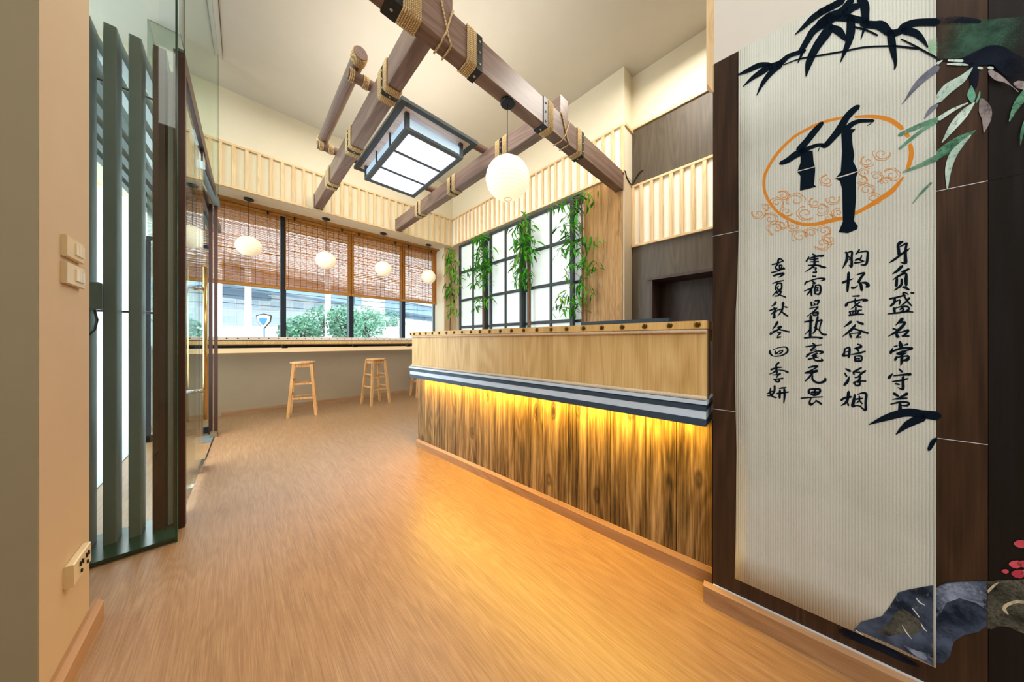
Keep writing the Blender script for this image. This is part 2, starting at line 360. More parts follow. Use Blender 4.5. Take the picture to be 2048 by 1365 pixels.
    def build(s, name, mat, parent=None, loc=None, smooth=False, kind=None):
        if parent is not None:
            r = parent
            while r.parent: r = r.parent
            mw = Matrix.Translation(r.location) @ Euler(r.rotation_euler).to_matrix().to_4x4(); inv = mw.inverted()
            vs = [tuple(inv @ Vector(p)) for p in s.v]
        elif loc is not None: vs = [(p[0]-loc[0], p[1]-loc[1], p[2]-loc[2]) for p in s.v]
        else:
            c = [sum(p[i] for p in s.v)/len(s.v) for i in range(2)]+[min(p[2] for p in s.v)]
            loc = c; vs = [(p[0]-c[0], p[1]-c[1], p[2]-c[2]) for p in s.v]
        me = bpy.data.meshes.new(name); me.from_pydata(vs, [], s.f)
        import bmesh
        bm = bmesh.new(); bm.from_mesh(me); bmesh.ops.recalc_face_normals(bm, faces=bm.faces); bm.to_mesh(me); bm.free()
        me.materials.append(mat)
        if smooth: me.polygons.foreach_set('use_smooth', [True]*len(me.polygons))
        o = bpy.data.objects.new(name, me); col.objects.link(o)
        if parent is not None: o.parent = parent
        else: o.location = loc
        if kind: o['kind'] = kind
        return o
def B(x0, x1, y0, y1, z0, z1, xf=None): return MB(xf).box(x0, x1, y0, y1, z0, z1)
def CB(x0, x1, y0, y1, z0, z1, xf=None, c=0.004): return MB(xf).cbox(x0, x1, y0, y1, z0, z1, c)
def tag(o, label, cat, group=None):
    o['label'] = label; o['category'] = cat
    if group: o['group'] = group
    return o
def thing(name, label, cat, loc=(0, 0, 0), rotz=0, group=None):
    o = bpy.data.objects.new(name, None); col.objects.link(o); o.empty_display_size = 0.1
    o.location = loc; o.rotation_euler = (0, 0, rotz); return tag(o, label, cat, group)
def struct(o): o['kind'] = 'structure'; return o
def structroot(name, loc):
    o = bpy.data.objects.new(name, None); col.objects.link(o); o.location = loc; o['kind'] = 'structure'; return o
def share(src, parent, loc, rot=(0, 0, 0), sc=1.0, name=None):
    o = src.copy(); col.objects.link(o); o.parent = parent; o.location = loc; o.rotation_euler = rot; o.scale = (sc, sc, sc) if isinstance(sc, (int, float)) else sc
    return o
def dup(root, loc, label=None, rotz=None):
    r = root.copy(); col.objects.link(r); r.location = loc
    if rotz is not None: r.rotation_euler = (0, 0, rotz)
    if label: r['label'] = label
    for ch in list(root.children):
        c = ch.copy(); col.objects.link(c); c.parent = r
        for g in list(ch.children):
            d = g.copy(); col.objects.link(d); d.parent = c
    return r
FC = lambda t, s, z: ST(s, t, z)     # bar and banner frame: x = across, y = along
# ================================================================== the setting
CEIL = 4.6; XS = 3.55; YS = 5.6
struct(B(-0.745, 4.2, -3.2, 7.0, -0.12, 0.0).build('floor', M['floor'])); struct(B(-3.2, -0.745, -3.2, 2.3, -0.12, 0.0).build('floor', M['floor']))
ceil = struct(B(-1.4, 4.2, 2.4, 7.0, CEIL, CEIL+0.15).build('ceiling', M['ceil'])); struct(B(-3.2, 4.2, -3.2, 2.4, CEIL, CEIL+0.15).build('ceiling', M['ceil']))
crk = [on_z(x, y, CEIL-0.002) for x, y in ((432, -40), (437, 0), (440, 40), (443, 80), (446, 120))]
MB().tube(crk, [0.003, 0.004, 0.004, 0.003, 0.001], 5).build('crack', M['caulk'], ceil)
struct(B(-3.2, 4.2, -3.3, -3.2, 0, CEIL).build('wall_back', M['wall']))
struct(B(-3.3, -3.2, -3.3, 1.52, 0, CEIL).build('wall_left', M['wall']))
# pier with the switches
struct(B(-3.2, -0.40, 1.52, 1.91, 0, CEIL).build('wall_left', M['wall_warm']))
struct(B(-3.2, -0.4005, 1.512, 1.52, 0, CEIL).build('wall_left', M['olive']))  # near face of the pier has its own darker olive-grey slab
prof = [(-0.40, 0), (-0.375, 0), (-0.375, 0.062), (-0.390, 0.076), (-0.40, 0.076)]
def extr(profile, f, e0, e1, name, mat, parent=None, kind=None):
    m = MB(); n = len(profile)
    for e in (e0, e1):
        for p in profile: m.v.append(f(p, e))
    for j in range(n): m.f.append((j, (j+1) % n, n+(j+1) % n, n+j))
    m.f.append(tuple(range(n-1, -1, -1))); m.f.append(tuple(range(n, 2*n)))
    o = m.build(name, mat, parent)
    if kind: o['kind'] = kind
    return o
extr(prof, lambda p, e: (p[0], e, p[1]), 1.50, 1.955, 'baseboard_left', M['skirt_y'], kind='structure')
# north bulkhead (soffit over the window bay), north wall below the windows
struct(B(-1.3, 4.2, YS, 7.0, 3.235, CEIL).build('wall_north', M['wall']))
nl = struct(B(-0.76, 4.2, 5.94, 6.12, 0, 0.985).build('wall_north', M['taupe']))
struct(B(-0.145, 3.4, 5.918, 5.94, 0, 0.058).build('baseboard_north', M['skirt_x']))
struct(B(-0.3, 3.42, 5.925, 5.94, 0.921, 0.992).build('trim_1', M['cream_glow']))
# wood ledge board in the soffit
struct(B(-0.3, 3.42, 5.95, 6.12, 3.205, 3.234).build('trim_2', M['railwood']))
# right side: bulkhead over the shoji, pillar, niche wall, kitchen wall
struct(B(XS, 4.2, 1.605, YS, 3.235, CEIL).build('wall_right', M['wall']))
struct(B(XS+0.003, 3.78, 1.605, 1.64, 0, 3.235).build('wall_right', M['pillar']))
struct(B(3.74, 4.2, 1.64, 6.2, 0, 3.235).build('wall_right', M['pillar']))
struct(B(3.42, 3.74, 5.75, 5.98, 0, 3.235).build('wall_north', M['wall']))
# kitchen wall in horizontal zones around the cabinet opening
struct(B(3.78, 4.2, -3.2, 1.605, 3.90, CEIL).build('wall_right', M['wall']))
struct(B(3.785, 4.2, -3.2, 1.605, 3.14, 3.90).build('wall_right', M['brownpanel']))
struct(B(3.79, 4.2, -3.2, 1.605, 2.335, 3.14).build('wall_right', M['stripwall']))
struct(B(3.785, 4.2, -3.2, 1.605, 1.90, 2.335).build('wall_right', M['brownpanel']))
struct(B(3.785, 4.2, 1.375, 1.605, 0, 1.90).build('wall_right', M['brownpanel']))
struct(B(3.785, 4.2, -3.2, 0.2, 0, 1.90).build('wall_right', M['brownpanel']))
struct(B(4.2, 4.3, -3.2, 7.0, 0, CEIL).build('wall_right', M['wall']))
struct(MB().box(3.765, 3.785, -3.2, 1.605, 3.885, 3.915).build('trim_3', M['pine_y']))
struct(MB().box(3.55, 3.785, 1.585, 1.605, 3.845, 3.875).build('trim_4', M['pine_x']))

# batten strips
def strip_x(name, x0, x1, y, z0, z1, xs):
    r = structroot(name, ((x0+x1)/2, y, z0))
    B(x0, x1, y-0.006, y, z0, z1).build('backing_board', M['backing_n'], r)
    CB(x0, x1, y-0.035, y-0.006, z1-0.03, z1, c=0.003).build('rail', M['pine_x'], r)
    CB(x0, x1, y-0.035, y-0.006, z0, z0+0.03, c=0.003).build('rail', M['pine_x'], r)
    src = None
    for x in xs:
        if src is None:
            src = CB(x-0.020, x+0.020, y-0.033, y-0.006, z0+0.03, z1-0.03, c=0.003).build('batten', M['pine'], r); sx = x
        else: share(src, r, (x-sx, 0, 0))
def strip_y(name, y0, y1, x, z0, z1, ys):
    r = structroot(name, (x, (y0+y1)/2, z0))
    B(x-0.006, x, y0, y1, z0, z1).build('backing_board', M['stripwall'], r)
    CB(x-0.035, x-0.006, y0, y1, z1-0.03, z1, c=0.003).build('rail', M['pine_y'], r)
    CB(x-0.035, x-0.006, y0, y1, z0, z0+0.03, c=0.003).build('rail', M['pine_y'], r)
    src = None
    for y in ys:
        if src is None:
            src = CB(x-0.033, x-0.006, y-0.020, y+0.020, z0+0.03, z1-0.03, c=0.003).build('batten', M['pine'], r); sy = y
        else: share(src, r, (0, y-sy, 0))
strip_x('trim_5', -1.2, XS-0.036, YS, 3.235, 3.858, [-0.012-0.1335*5+0.1335*i for i in range(32)])
strip_y('trim_6', 1.6, YS-0.036, XS, 3.235, 3.862, [1.618]+[1.75+0.1315*i for i in range(29)])
strip_y('trim_7', -0.6, 1.600, 3.79, 2.335, 3.15, [1.585, 1.477, 1.35]+[1.238-0.113*i for i in range(15)])

# windows: four bays of glass in dark mullions
wx = [-0.70, 0.582, 1.615, 2.642, 3.44]
for i in range(4):
    r = structroot('window_%d' % (i+1), ((wx[i]+wx[i+1])/2, 6.2, 0.985))
    m = MB(); a, c = wx[i]+0.012, wx[i+1]-0.012
    m.box(a, a+0.024, 6.16, 6.24, 0.985, 3.2); m.box(c-0.024, c, 6.16, 6.24, 0.985, 3.2); m.box(a, c, 6.16, 6.24, 0.985, 1.03); m.box(a, c, 6.16, 6.24, 3.16, 3.2)
    m.build('window_frame', M['mullion'], r)
    B(a+0.024, c-0.024, 6.195, 6.203, 1.03, 3.16).build('pane', M['glass'], r)
    if i: B(wx[i]-0.038, wx[i]+0.038, 6.12, 6.25, 0.985, 3.2).build('mullion', M['mullion'], r)
struct(B(3.42, 4.2, 5.98, 6.3, 0, 3.235).build('wall_north', M['wall']))
cp = structroot('trim_8', (3.58, 5.74, 0))
for k in range(3):
    B(3.424+0.105*k, 3.424+0.105*k+0.103, 5.735, 5.75, 0, 3.23).build('panel', M['palewood'], cp)

# rustic wood panel beside the screens
rp = structroot('trim_9', (XS-0.01, 1.9, 0))
for y0, y1 in ((1.627, 1.80), (1.802, 2.03), (2.032, 2.19)):
    B(XS-0.012, XS+0.003, y0, y1, 0, 3.232).build('panel', M['rusticlight'], rp)
struct(B(XS+0.003, 3.74, 2.17, 2.19, 0, 3.235).build('wall_right', M['pillar']))

# ------------------------------------------------------------------ shoji screens
ZB = [0.02, 0.80, 1.40, 1.985, 2.60, 3.185]
def screen(name, label, y0, y1, ymid, x0, group='shoji screens by the bamboo plants'):
    r = thing(name, label, 'screen', (x0+0.03, (y0+y1)/2, 0), 0, group)
    CB(x0, x0+0.065, y1-0.055, y1, 0.0, 3.2, c=0.003).build('post', M['frame'], r)
    CB(x0, x0+0.065, y0, y0+0.055, 0.0, 3.2, c=0.003).build('post', M['frame'], r)
    CB(x0+0.004, x0+0.05, ymid-0.018, ymid+0.018, 0.04, 3.16, c=0.003).build('mullion', M['frame'], r)
    for i, z in enumerate(ZB):
        h = 0.045 if i in (0, 5) else 0.05
        z0 = z if i == 0 else z-h/2
        if i == 5: z0 = 3.155
        CB(x0+0.006, x0+0.056, y0+0.055, y1-0.055, z0, z0+h, c=0.003).build('rail', M['frame'], r)
    for i in range(5):
        for a, c in ((y0+0.055, ymid-0.018), (ymid+0.018, y1-0.055)):
            B(x0+0.032, x0+0.036, a, c, ZB[i]+0.03, ZB[i+1]-0.025).build('pane', M['shoji'], r)
    return r
screen('shoji_screen', 'black-framed shoji screen nearest the window corner, between the first two bamboo plants', 4.45, 5.334, 4.835, XS-0.005)
screen('shoji_screen', 'middle black-framed shoji screen, between the second and third bamboo plants', 3.41, 4.281, 3.837, XS-0.005)
screen('shoji_screen', 'black-framed shoji screen next to the rustic wood panel, largest in view', 2.37, 3.28, 2.79, XS-0.005)
r = thing('back_lattice', 'long black lattice with white panes set back behind the three shoji screens', 'screen', (3.68, 3.8, 0))
for y in (2.20, 2.50, 3.15, 3.46, 4.15, 4.50, 5.25): CB(3.655, 3.69, y-0.02, y+0.02, 0, 3.2, c=0.003).build('post', M['frame'], r)
for z in ZB[1:5]: CB(3.658, 3.688, 2.2, 5.3, z-0.022, z+0.022, c=0.003).build('rail', M['frame'], r)
CB(3.650, 3.69, 2.2, 5.3, 3.13, 3.2, c=0.003).build('rail', M['frame'], r)
for a, c in ((2.22, 2.48), (2.52, 3.13), (3.17, 3.44), (3.48, 4.13), (4.17, 4.48), (4.52, 5.23)):
    B(3.692, 3.70, a-0.02, c+0.02, 0.02, 3.2).build('pane', M['shoji'], r)

# ------------------------------------------------------------------ banner wall (frame of the bar)
wr = struct(B(1.455, 1.60, -3.0, 0.168, 2.262, CEIL, FC).build('wall_right', M['wall_white']))
wl = struct(B(1.462, 1.60, -3.0, 0.168, 0, 2.262, FC).build('wall_right', M['darkwood']))
for (s0, s1, mt) in ((-0.449, 0.172, 'darkwood'), (-1.3, -0.452, 'blackwood'), (-2.2, -1.302, 'blackwood')):  # panels past the corner coloured near-black for the abrupt loss of light
    for z0, z1 in ((0.0, 0.814), (0.816, 1.539), (1.541, 2.260)):
        B(1.455 if mt == 'darkwood' else 1.460, 1.464, s0, s1, z0, z1, FC).build('panel', M[mt], wl)
for z in (0.815, 1.540):
    B(1.4545, 1.4550, -0.449, 0.172, z-0.0008, z+0.0008, FC).build('joint', M['white'], wl)
prof = [(1.455, 0), (1.434, 0), (1.434, 0.067), (1.449, 0.078), (1.455, 0.078)]
extr(prof, lambda p, e: ST(e, p[0], p[1]), -3.0, 0.203, 'baseboard_right', M['skirt_y'], kind='structure')
B(1.449, 1.4552, -3.0, 0.17, 0.0775, 0.0815, FC).build('trim_10', M['white'])['kind'] = 'structure'
# wooden end batten on the white upper wall
struct(MB(FC).hexa([(1.455, 0.168, 2.14), (1.50, 0.168, 2.16), (1.50, 0.20, 2.20), (1.455, 0.195, 2.20)],
                   [(1.455, 0.168, 4.55), (1.50, 0.168, 4.55), (1.50, 0.20, 4.55), (1.455, 0.195, 4.55)]).build('trim_11', M['pine']))

# ------------------------------------------------------------------ service bar
S0, S1 = 0.193, 2.65
bar = thing('service_bar', 'long wooden service bar with weathered plank front and striped band lit from below', 'bar counter', ST(1.5, 1.75, 0), PH)
pl = [0.186, 0.33, 0.47, 0.66, 0.80, 0.93, 1.11, 1.25, 1.38, 1.52, 1.67, 1.80, 1.95, 2.07, 2.20, 2.33, 2.46, 2.59, 2.725]
B(1.572, 2.0, 0.186, 2.715, 0.0, 0.74, FC).build('carcass', M['blackwood'], bar)
for a, c in zip(pl, pl[1:]):
    B(1.56+R.uniform(0, 0.0015), 1.572, a+0.002, c-0.002, 0.0, 0.74, FC).build('plank', M['rustic'], bar)
prof = [(1.56, 0), (1.545, 0), (1.545, 0.058), (1.557, 0.078), (1.56, 0.078)]
extr(prof, lambda p, e: ST(e, p[0], p[1]), 0.186, 2.735, 'skirting', M['skirt_y'], bar)
B(1.455, 1.55, S0, S1, 0.855, 1.15, FC).build('upper_panel', M['oak'], bar)
B(1.434, 1.62, S0-0.002, S1+0.01, 1.152, 1.187, FC).build('top_board', M['oak_f'], bar)
B(1.62, 1.90, S0, S1, 1.10, 1.16, FC).build('shelf', M['oak'], bar)
B(1.425, 1.66, S0-0.004, S1+0.01, 0.832, 0.847, FC).build('ledge', M['lightslate'], bar)
B(1.436, 1.66, S0, S1, 0.826, 0.832, FC).build('band', M['slate'], bar)
B(1.430, 1.66, S0, S1, 0.804, 0.826, FC).build('band', M['slate'], bar)
B(1.431, 1.66, S0, S1, 0.771, 0.804, FC).build('band', M['lightslate'], bar)['label'] = 'pale blue-grey stripe'
B(1.430, 1.66, S0, S1, 0.740, 0.771, FC).build('band', M['slate'], bar)
B(1.515, 1.545, S0+0.05, S1-0.03, 0.732, 0.740, FC).build('led_strip', M['led'], bar)
src = None
for i in range(24):
    s = 0.223+0.1068*i if i < 23 else 2.64
    if src is None: src = MB(FC).ball((1.432, s, 1.170), 0.0122, 14, 8, (0.7, 1, 1)).build('stud', M['brass'], bar, smooth=True)
    else: share(src, bar, (0, s-0.223, 0))
def twist(f, x0, x1, r, pitch, name, mat, parent, n=7):
    m = MB(); L_ = x1-x0; k = max(2, int(L_/pitch*n))
    for st in range(3):
        path = []
        for j in range(k+1):
            x = x0+L_*j/k; g = 2*PI*(x-x0)/pitch+st*2*PI/3
            path.append(f(x, math.cos(g)*r*0.5, math.sin(g)*r*0.5))
        m.tube(path, r*0.58, 5)
    return m.build(name, mat, parent, smooth=True)
twist(lambda x, a, c: ST(x, 1.444+a, 1.1425+c), S0, S1, 0.0095, 0.030, 'rope', M['ropepale'], bar)
twist(lambda x, a, c: ST(x, 1.443+a, 0.857+c), S0, S1, 0.0095, 0.030, 'rope', M['ropepale'], bar)
al = area('bar_led', ST(1.42, 1.50, 0.73), (0, 0, PH), 0.05, 2.35, 29, (1.0, 0.62, 0.08))
# dark monitor shelf behind the counter
r = thing('monitor_shelf', 'low dark slate shelf behind the bar under the rustic wood panel', 'shelf', ST(0.95, 1.85, 1.16), PH)
B(1.80, 1.95, 0.42, 0.97, 1.205, 1.232, FC).build('shelf_board', M['slate'], r)
for s in (0.47, 0.90): B(1.84, 1.895, s, s+0.03, 1.161, 1.205, FC).build('leg', M['slate'], r)
r = thing('receipt_device', 'small pale device behind the bar beside the dark shelf', 'device', ST(0.38, 1.7, 1.16), PH)
CB(1.66, 1.70, 0.37, 0.385, 1.16, 1.195, FC).build('body', M['switchlight'], r); B(1.66, 1.70, 0.372, 0.383, 1.195, 1.199, FC).build('cap', M['chrome'], r)

# kitchen cabinet in its opening
r = thing('wall_cabinet', 'dark brown open cabinet recess in the kitchen wall', 'cabinet', (3.95, 0.8, 0))
M['cab'] = wood('cabinet_wenge', '#3A2D27', '#4C3C34', '#5C4A40', 'z', 0.8, 0.5, 1.0, bmp=0.1)
B(3.775, 4.18, 1.345, 1.374, 0.02, 1.90).build('side_panel', M['cab'], r); B(3.775, 4.18, 0.201, 0.23, 0.02, 1.90).build('side_panel', M['cab'], r)
B(3.765, 4.18, 0.23, 1.40, 1.87, 1.905).build('head_board', M['cab'], r)
B(4.12, 4.15, 0.23, 0.775, 0.9, 1.87).build('back_panel', M['cab'], r); B(4.12, 4.15, 0.785, 1.345, 0.9, 1.87).build('back_panel', M['cab'], r)
B(4.10, 4.12, 0.772, 0.788, 0.9, 1.87).build('cover_strip', M['cab'], r)
for a, c in ((0.24, 0.79), (0.80, 1.34)): B(3.80, 3.83, a, c, 0.1, 1.30).build('door', M['cab'], r)
B(3.80, 4.12, 0.23, 1.345, 1.30, 1.32).build('shelf', M['cab'], r)

# ------------------------------------------------------------------ window counter
wc = thing('window_counter', 'long narrow timber counter along the windows with rope edge and dark studs', 'counter', (1.6, 5.8, 0.99))
B(-0.5, 3.41, 5.60, 6.15, 1.135, 1.158).build('top', M['oak_f'], wc)
B(-0.5, 3.41, 5.592, 5.60, 1.112, 1.16).build('edge_board', M['boardwhite'], wc)
B(-0.5, 3.41, 5.605, 5.63, 1.100, 1.112).build('shadow_gap', M['blackwood'], wc)
B(-0.5, 3.41, 5.598, 5.62, 1.052, 1.100).build('fascia', M['oak_f'], wc)
B(-0.5, 3.41, 5.603, 5.92, 1.036, 1.052).build('bottom_board', M['stem'], wc)
src = None
for i in range(34):
    x = -0.418+0.1115*i
    if src is None: src = MB().ball((x, 5.592, 1.135), 0.009, 8, 6, (1, 0.7, 1)).build('stud', M['black'], wc, smooth=True); sx = x
    else: share(src, wc, (x-sx, 0, 0))
for x in wx[1:4]:
    bk = B(x-0.04, x+0.03, 5.84, 5.925, 0.985, 1.04).build('bracket', M['black'], wc)
    MB().tube([(x-0.02, 5.83, 1.04), (x+0.0, 5.83, 0.995)], 0.006, 6).build('bolt', M['black'], bk)

# ------------------------------------------------------------------ bar stools
def make_stool(cx, cy, rz, label):
    r = thing('bar_stool', label, 'stool', (cx, cy, 0), rz, 'wooden bar stools at the window counter')
    c, s = math.cos(rz), math.sin(rz)
    xf = lambda x, y, z: (cx+x*c-y*s, cy+x*s+y*c, z)
    MB(xf).lathe(0, 0, [(0.14, 0.762), (0.158, 0.768), (0.160, 0.780), (0.155, 0.790), (0.13, 0.793), (0.10, 0.790)], 28).build('seat', M['stool'], r, smooth=False)
    a, bt = 0.105, 0.165
    for sx in (-1, 1):
        for sy in (-1, 1):
            w2 = 0.0175
            t = [(sx*a+dx, sy*a+dy, 0.764) for dx, dy in ((-w2, -w2), (w2, -w2), (w2, w2), (-w2, w2))]
            bb = [(sx*bt+dx, sy*bt+dy, 0) for dx, dy in ((-w2, -w2), (w2, -w2), (w2, w2), (-w2, w2))]
            MB(xf).hexa(bb, t).build('leg', M['stool'], r)
    def off(z): return bt+(a-bt)*z/0.764
    for z, ax in ((0.26, 'x'), (0.31, 'y'), (0.47, 'x'), (0.52, 'y')):
        o = off(z)
        for sg in (-1, 1):
            if ax == 'x': m = CB(-o, o, sg*o-0.009, sg*o+0.009, z-0.013, z+0.013, xf, 0.003)
            else: m = CB(sg*o-0.009, sg*o+0.009, -o, o, z-0.013, z+0.013, xf, 0.003)
            m.build('stretcher', M['stool'], r)
    for sg in (-1, 1):
        CB(-a, a, sg*a-0.01, sg*a+0.01, 0.71, 0.762, xf, 0.003).build('apron', M['stool'], r)
        CB(sg*a-0.01, sg*a+0.01, -a, a, 0.71, 0.762, xf, 0.003).build('apron', M['stool'], r)
    return r
st = make_stool(0.735, 5.27, math.radians(-12), 'wooden bar stool under the window counter, the left and nearest one')
dup(st, (1.78, 5.285, 0), 'wooden bar stool standing in the middle, beneath the window counter', math.radians(10))
dup(st, (2.70, 5.40, 0), 'wooden bar stool half hidden behind the far end of the bar', math.radians(-4))

# ------------------------------------------------------------------ beams
def rect_loop(ax, p, a0, a1, z0, z1, r):
    c = r*0.6
    pts = [(a0-r, z0+c), (a0-r, z1-c), (a0-c, z1+r), (a1+c, z1+r), (a1+r, z1-c), (a1+r, z0+c), (a1+c-0.012, z0-r), (a0-c+0.012, z0-r)]
    return [((p, q[0], q[1]) if ax == 'x' else (q[0], p, q[1])) for q in pts]
def binding(ax, p0, p1, a0, a1, z0, z1, parent, r=0.0065):
    n = max(2, int(round((p1-p0)/(2*r)))); m = MB()
    for i in range(n):
        p = p0+(p1-p0)*(i+0.5)/n
        m.tube(rect_loop(ax, p, a0, a1, z0, z1, r*R.uniform(0.9, 1.15)), r, 6, closed=True)
    return m.build('rope_binding', M['rope'], parent, smooth=True)
def strap(ax, p0, p1, a0, a1, z0, z1, parent, t=0.006):
    m = MB()
    for bx in ((a0-t, a0, z0-t, z1+t), (a1, a1+t, z0-t, z1+t), (a0, a1, z0-t, z0), (a0, a1, z1, z1+t)):
        if ax == 'x': m.box(p0, p1, bx[0], bx[1], bx[2], bx[3])
        else: m.box(bx[0], bx[1], p0, p1, bx[2], bx[3])
    s = m.build('metal_strap', M['black'], parent)
    p = (p0+p1)/2; am = (a0+a1)/2
    for q in (0.15, 0.5, 0.82):
        z = z0+(z1-z0)*q
        for a in (a0-t, a1+t):
            MB().ball((p, a, z) if ax == 'x' else (a, p, z), 0.009, 8, 5).build('bolt', M['steelbolt'], s, smooth=True)
    MB().ball((p, am, z0-t) if ax == 'x' else (am, p, z0-t), 0.010, 8, 5).build('bolt', M['steelbolt'], s, smooth=True)
b3 = thing('cross_beam', 'big brown timber beam crossing in front, with the lit lantern hanging from it', 'beam', (2.0, 1.667, 3.025))
y0, y1, z0, z1 = 1.615, 1.722, 3.025, 3.263
CB(-0.3, 3.55, y0, y1, z0, z1, c=0.006).build('timber', M['beam_x'], b3)
for p0, p1, q0, q1 in ((0.691, 0.805, 0.606, 0.691), (1.135, 1.215, 1.217, 1.268), (2.016, 2.09, 1.955, 2.014), (2.49, 2.562, 2.564, 2.612)):
    binding('x', p0, p1, y0, y1, z0, z1, b3); strap('x', q0, q1, y0, y1, z0, z1, b3)
for (xa, xb) in ((0.93, 1.03), (2.21, 2.37)):
    m = MB(); r_ = 0.0065
    for u, v in ((xa, xb), (xb, xa)):
        um = u+(v-u)*0.2; vm = u+(v-u)*0.9
        m.tube([(v, y0-0.004, z1+0.006), (vm, y0-r_, z1-0.01), (um+(vm-um)*0.3, y0-r_, z0+0.05), (um, y0-r_, z0+0.01), (um, y0+0.01, z0-r_), (um, y1+0.004, z0-r_)], r_, 6)
    m.build('crossed_rope', M['rope'], b3, smooth=True)
def ybeam(name, label, x0, x1, z0, z1, ya, clamps, endplate=True):
    r = thing(name, label, 'beam', ((x0+x1)/2, 3.6, z0))
    CB(x0, x1, ya, 5.562, z0, z1, c=0.006).build('timber', M['beam_y'], r)
    if endplate: B(x0-0.004, x1+0.004, 5.556, 5.564, z0-0.004, z1+0.004).build('end_plate', M['black'], r)
    for c0 in clamps:
        binding('y', c0-0.10, c0-0.025, x0, x1, z0, z1, r); strap('y', c0-0.022, c0+0.022, x0, x1, z0, z1, r); binding('y', c0+0.025, c0+0.10, x0, x1, z0, z1, r)
    return r
ybeam('roof_beam', 'brown timber beam left of the ceiling light box, running to the window wall', 0.922, 1.04, 3.268, 3.49, 1.64, (2.56, 3.60, 4.62))
ybeam('roof_beam', 'brown timber beam right of the ceiling light box, running behind the lit lantern', 2.242, 2.362, 3.262, 3.475, 1.64, (2.49, 3.57, 4.61))
# round logs
def log(name, label, p, q, r_, binds):
    o = thing(name, label, 'log', tuple((p[i]+q[i])/2 for i in range(3)), 0, 'round logs on the roof beams')
    MB().tube([p, q], r_, 20).build('log', M['beam_x'] if abs(p[0]-q[0]) > 0.2 else M['beam_y'], o, smooth=False)
    d = Vector(q)-Vector(p); Ln = d.length; d.normalize()
    a = d.orthogonal().normalized(); b = d.cross(a)
    for u0, u1 in binds:
        m = MB(); n = int((u1-u0)/0.011)
        for i in range(n):
            c = Vector(p)+d*(u0+(u1-u0)*(i+0.5)/n)
            m.tube([tuple(c+(a*math.cos(g)+b*math.sin(g))*(r_+0.004)) for g in [2*PI*k/14 for k in range(14)]], 0.0062, 5, closed=True)
        m.build('rope_binding', M['rope'], o, smooth=True)
    return o
za = 3.49+0.05
log('round_log', 'round cross log over the beams, with rope ends, nearer the big cross beam', (0.735, 2.90, za), (2.40, 2.86, za), 0.046, ((0.01, 0.05), (0.12, 0.17)))
log('round_log', 'round cross log over the beams, with rope ends, nearer the window wall', (0.735, 4.22, za), (2.40, 4.18, za), 0.046, ((0.01, 0.06), (0.11, 0.17)))
log('round_log', 'long round log with cut end, lying on the ends of the cross logs', (0.80, 2.74, za+0.112), (0.80, 4.36, za+0.112), 0.055, ((0.01, 0.10), (1.50, 1.58)))

# ------------------------------------------------------------------ ceiling light box
lb = thing('light_box', 'dark framed rectangular light box with glowing white panes hanging between the beams', 'ceiling light', (1.62, 3.5, 3.28))
ox0, ox1, oy0, oy1 = 1.16, 2.085, 2.73, 4.29; ix0, ix1, iy0, iy1 = 1.255, 1.96, 2.855, 4.155; zo = 3.45; zb = 3.279
fr = 0.06
for bx in ((ox0, ox0+fr, oy0, oy1), (ox1-fr, ox1, oy0, oy1), (ox0+fr, ox1-fr, oy0, oy0+fr), (ox0+fr, ox1-fr, oy1-fr, oy1)):
    CB(*bx, zo, zo+0.04, c=0.003).build('outer_frame', M['boxframe'], lb)
B(ox0+fr, ox1-fr, oy0+fr, oy1-fr, zo+0.012, zo+0.03).build('mounting_board', M['boardwhite'], lb)
for bx in ((ix0, ix0+0.055, iy0, iy1), (ix1-0.055, ix1, iy0, iy1), (ix0+0.055, ix1-0.055, iy0, iy0+0.055), (ix0+0.055, ix1-0.055, iy1-0.055, iy1)):
    CB(*bx, zb, zb+0.035, c=0.003).build('lower_frame', M['boxframe'], lb)
for y in (3.29, 3.72): CB(ix0+0.055, ix1-0.055, y-0.017, y+0.017, zb+0.004, zb+0.03, c=0.003).build('glazing_bar', M['boxframe'], lb)
ye = [iy0+0.055, 3.273, 3.307, 3.703, 3.737, iy1-0.055]
for k in range(3): B(ix0+0.055, ix1-0.055, ye[2*k], ye[2*k+1], zb+0.012, zb+0.018).build('pane', M['boxpane'], lb)
for x in (ix0, ix1-0.045):
    for y in (iy0, iy1-0.045): CB(x, x+0.045, y, y+0.045, zb+0.035, zo+0.014, c=0.003).build('corner_post', M['boxframe'], lb)
for x in (ix0, ix1-0.012):
    for y in (3.29, 3.72): B(x, x+0.012, y-0.012, y+0.012, zb+0.035, zo+0.014).build('side_post', M['boxframe'], lb)
for x in (ix0+0.012, ix1-0.016): B(x, x+0.004, iy0+0.045, iy1-0.045, zb+0.035, zo-0.04).build('side_pane', M['boxside'], lb)
for y in (iy0+0.012, iy1-0.016): B(ix0+0.045, ix1-0.045, y, y+0.004, zb+0.035, zo-0.04).build('side_pane', M['boxside'], lb)
area('light_box_lamp', (1.6, 3.5, 3.27), (0, 0, 0), 0.6, 1.2, 14, (0.88, 0.94, 1.0))

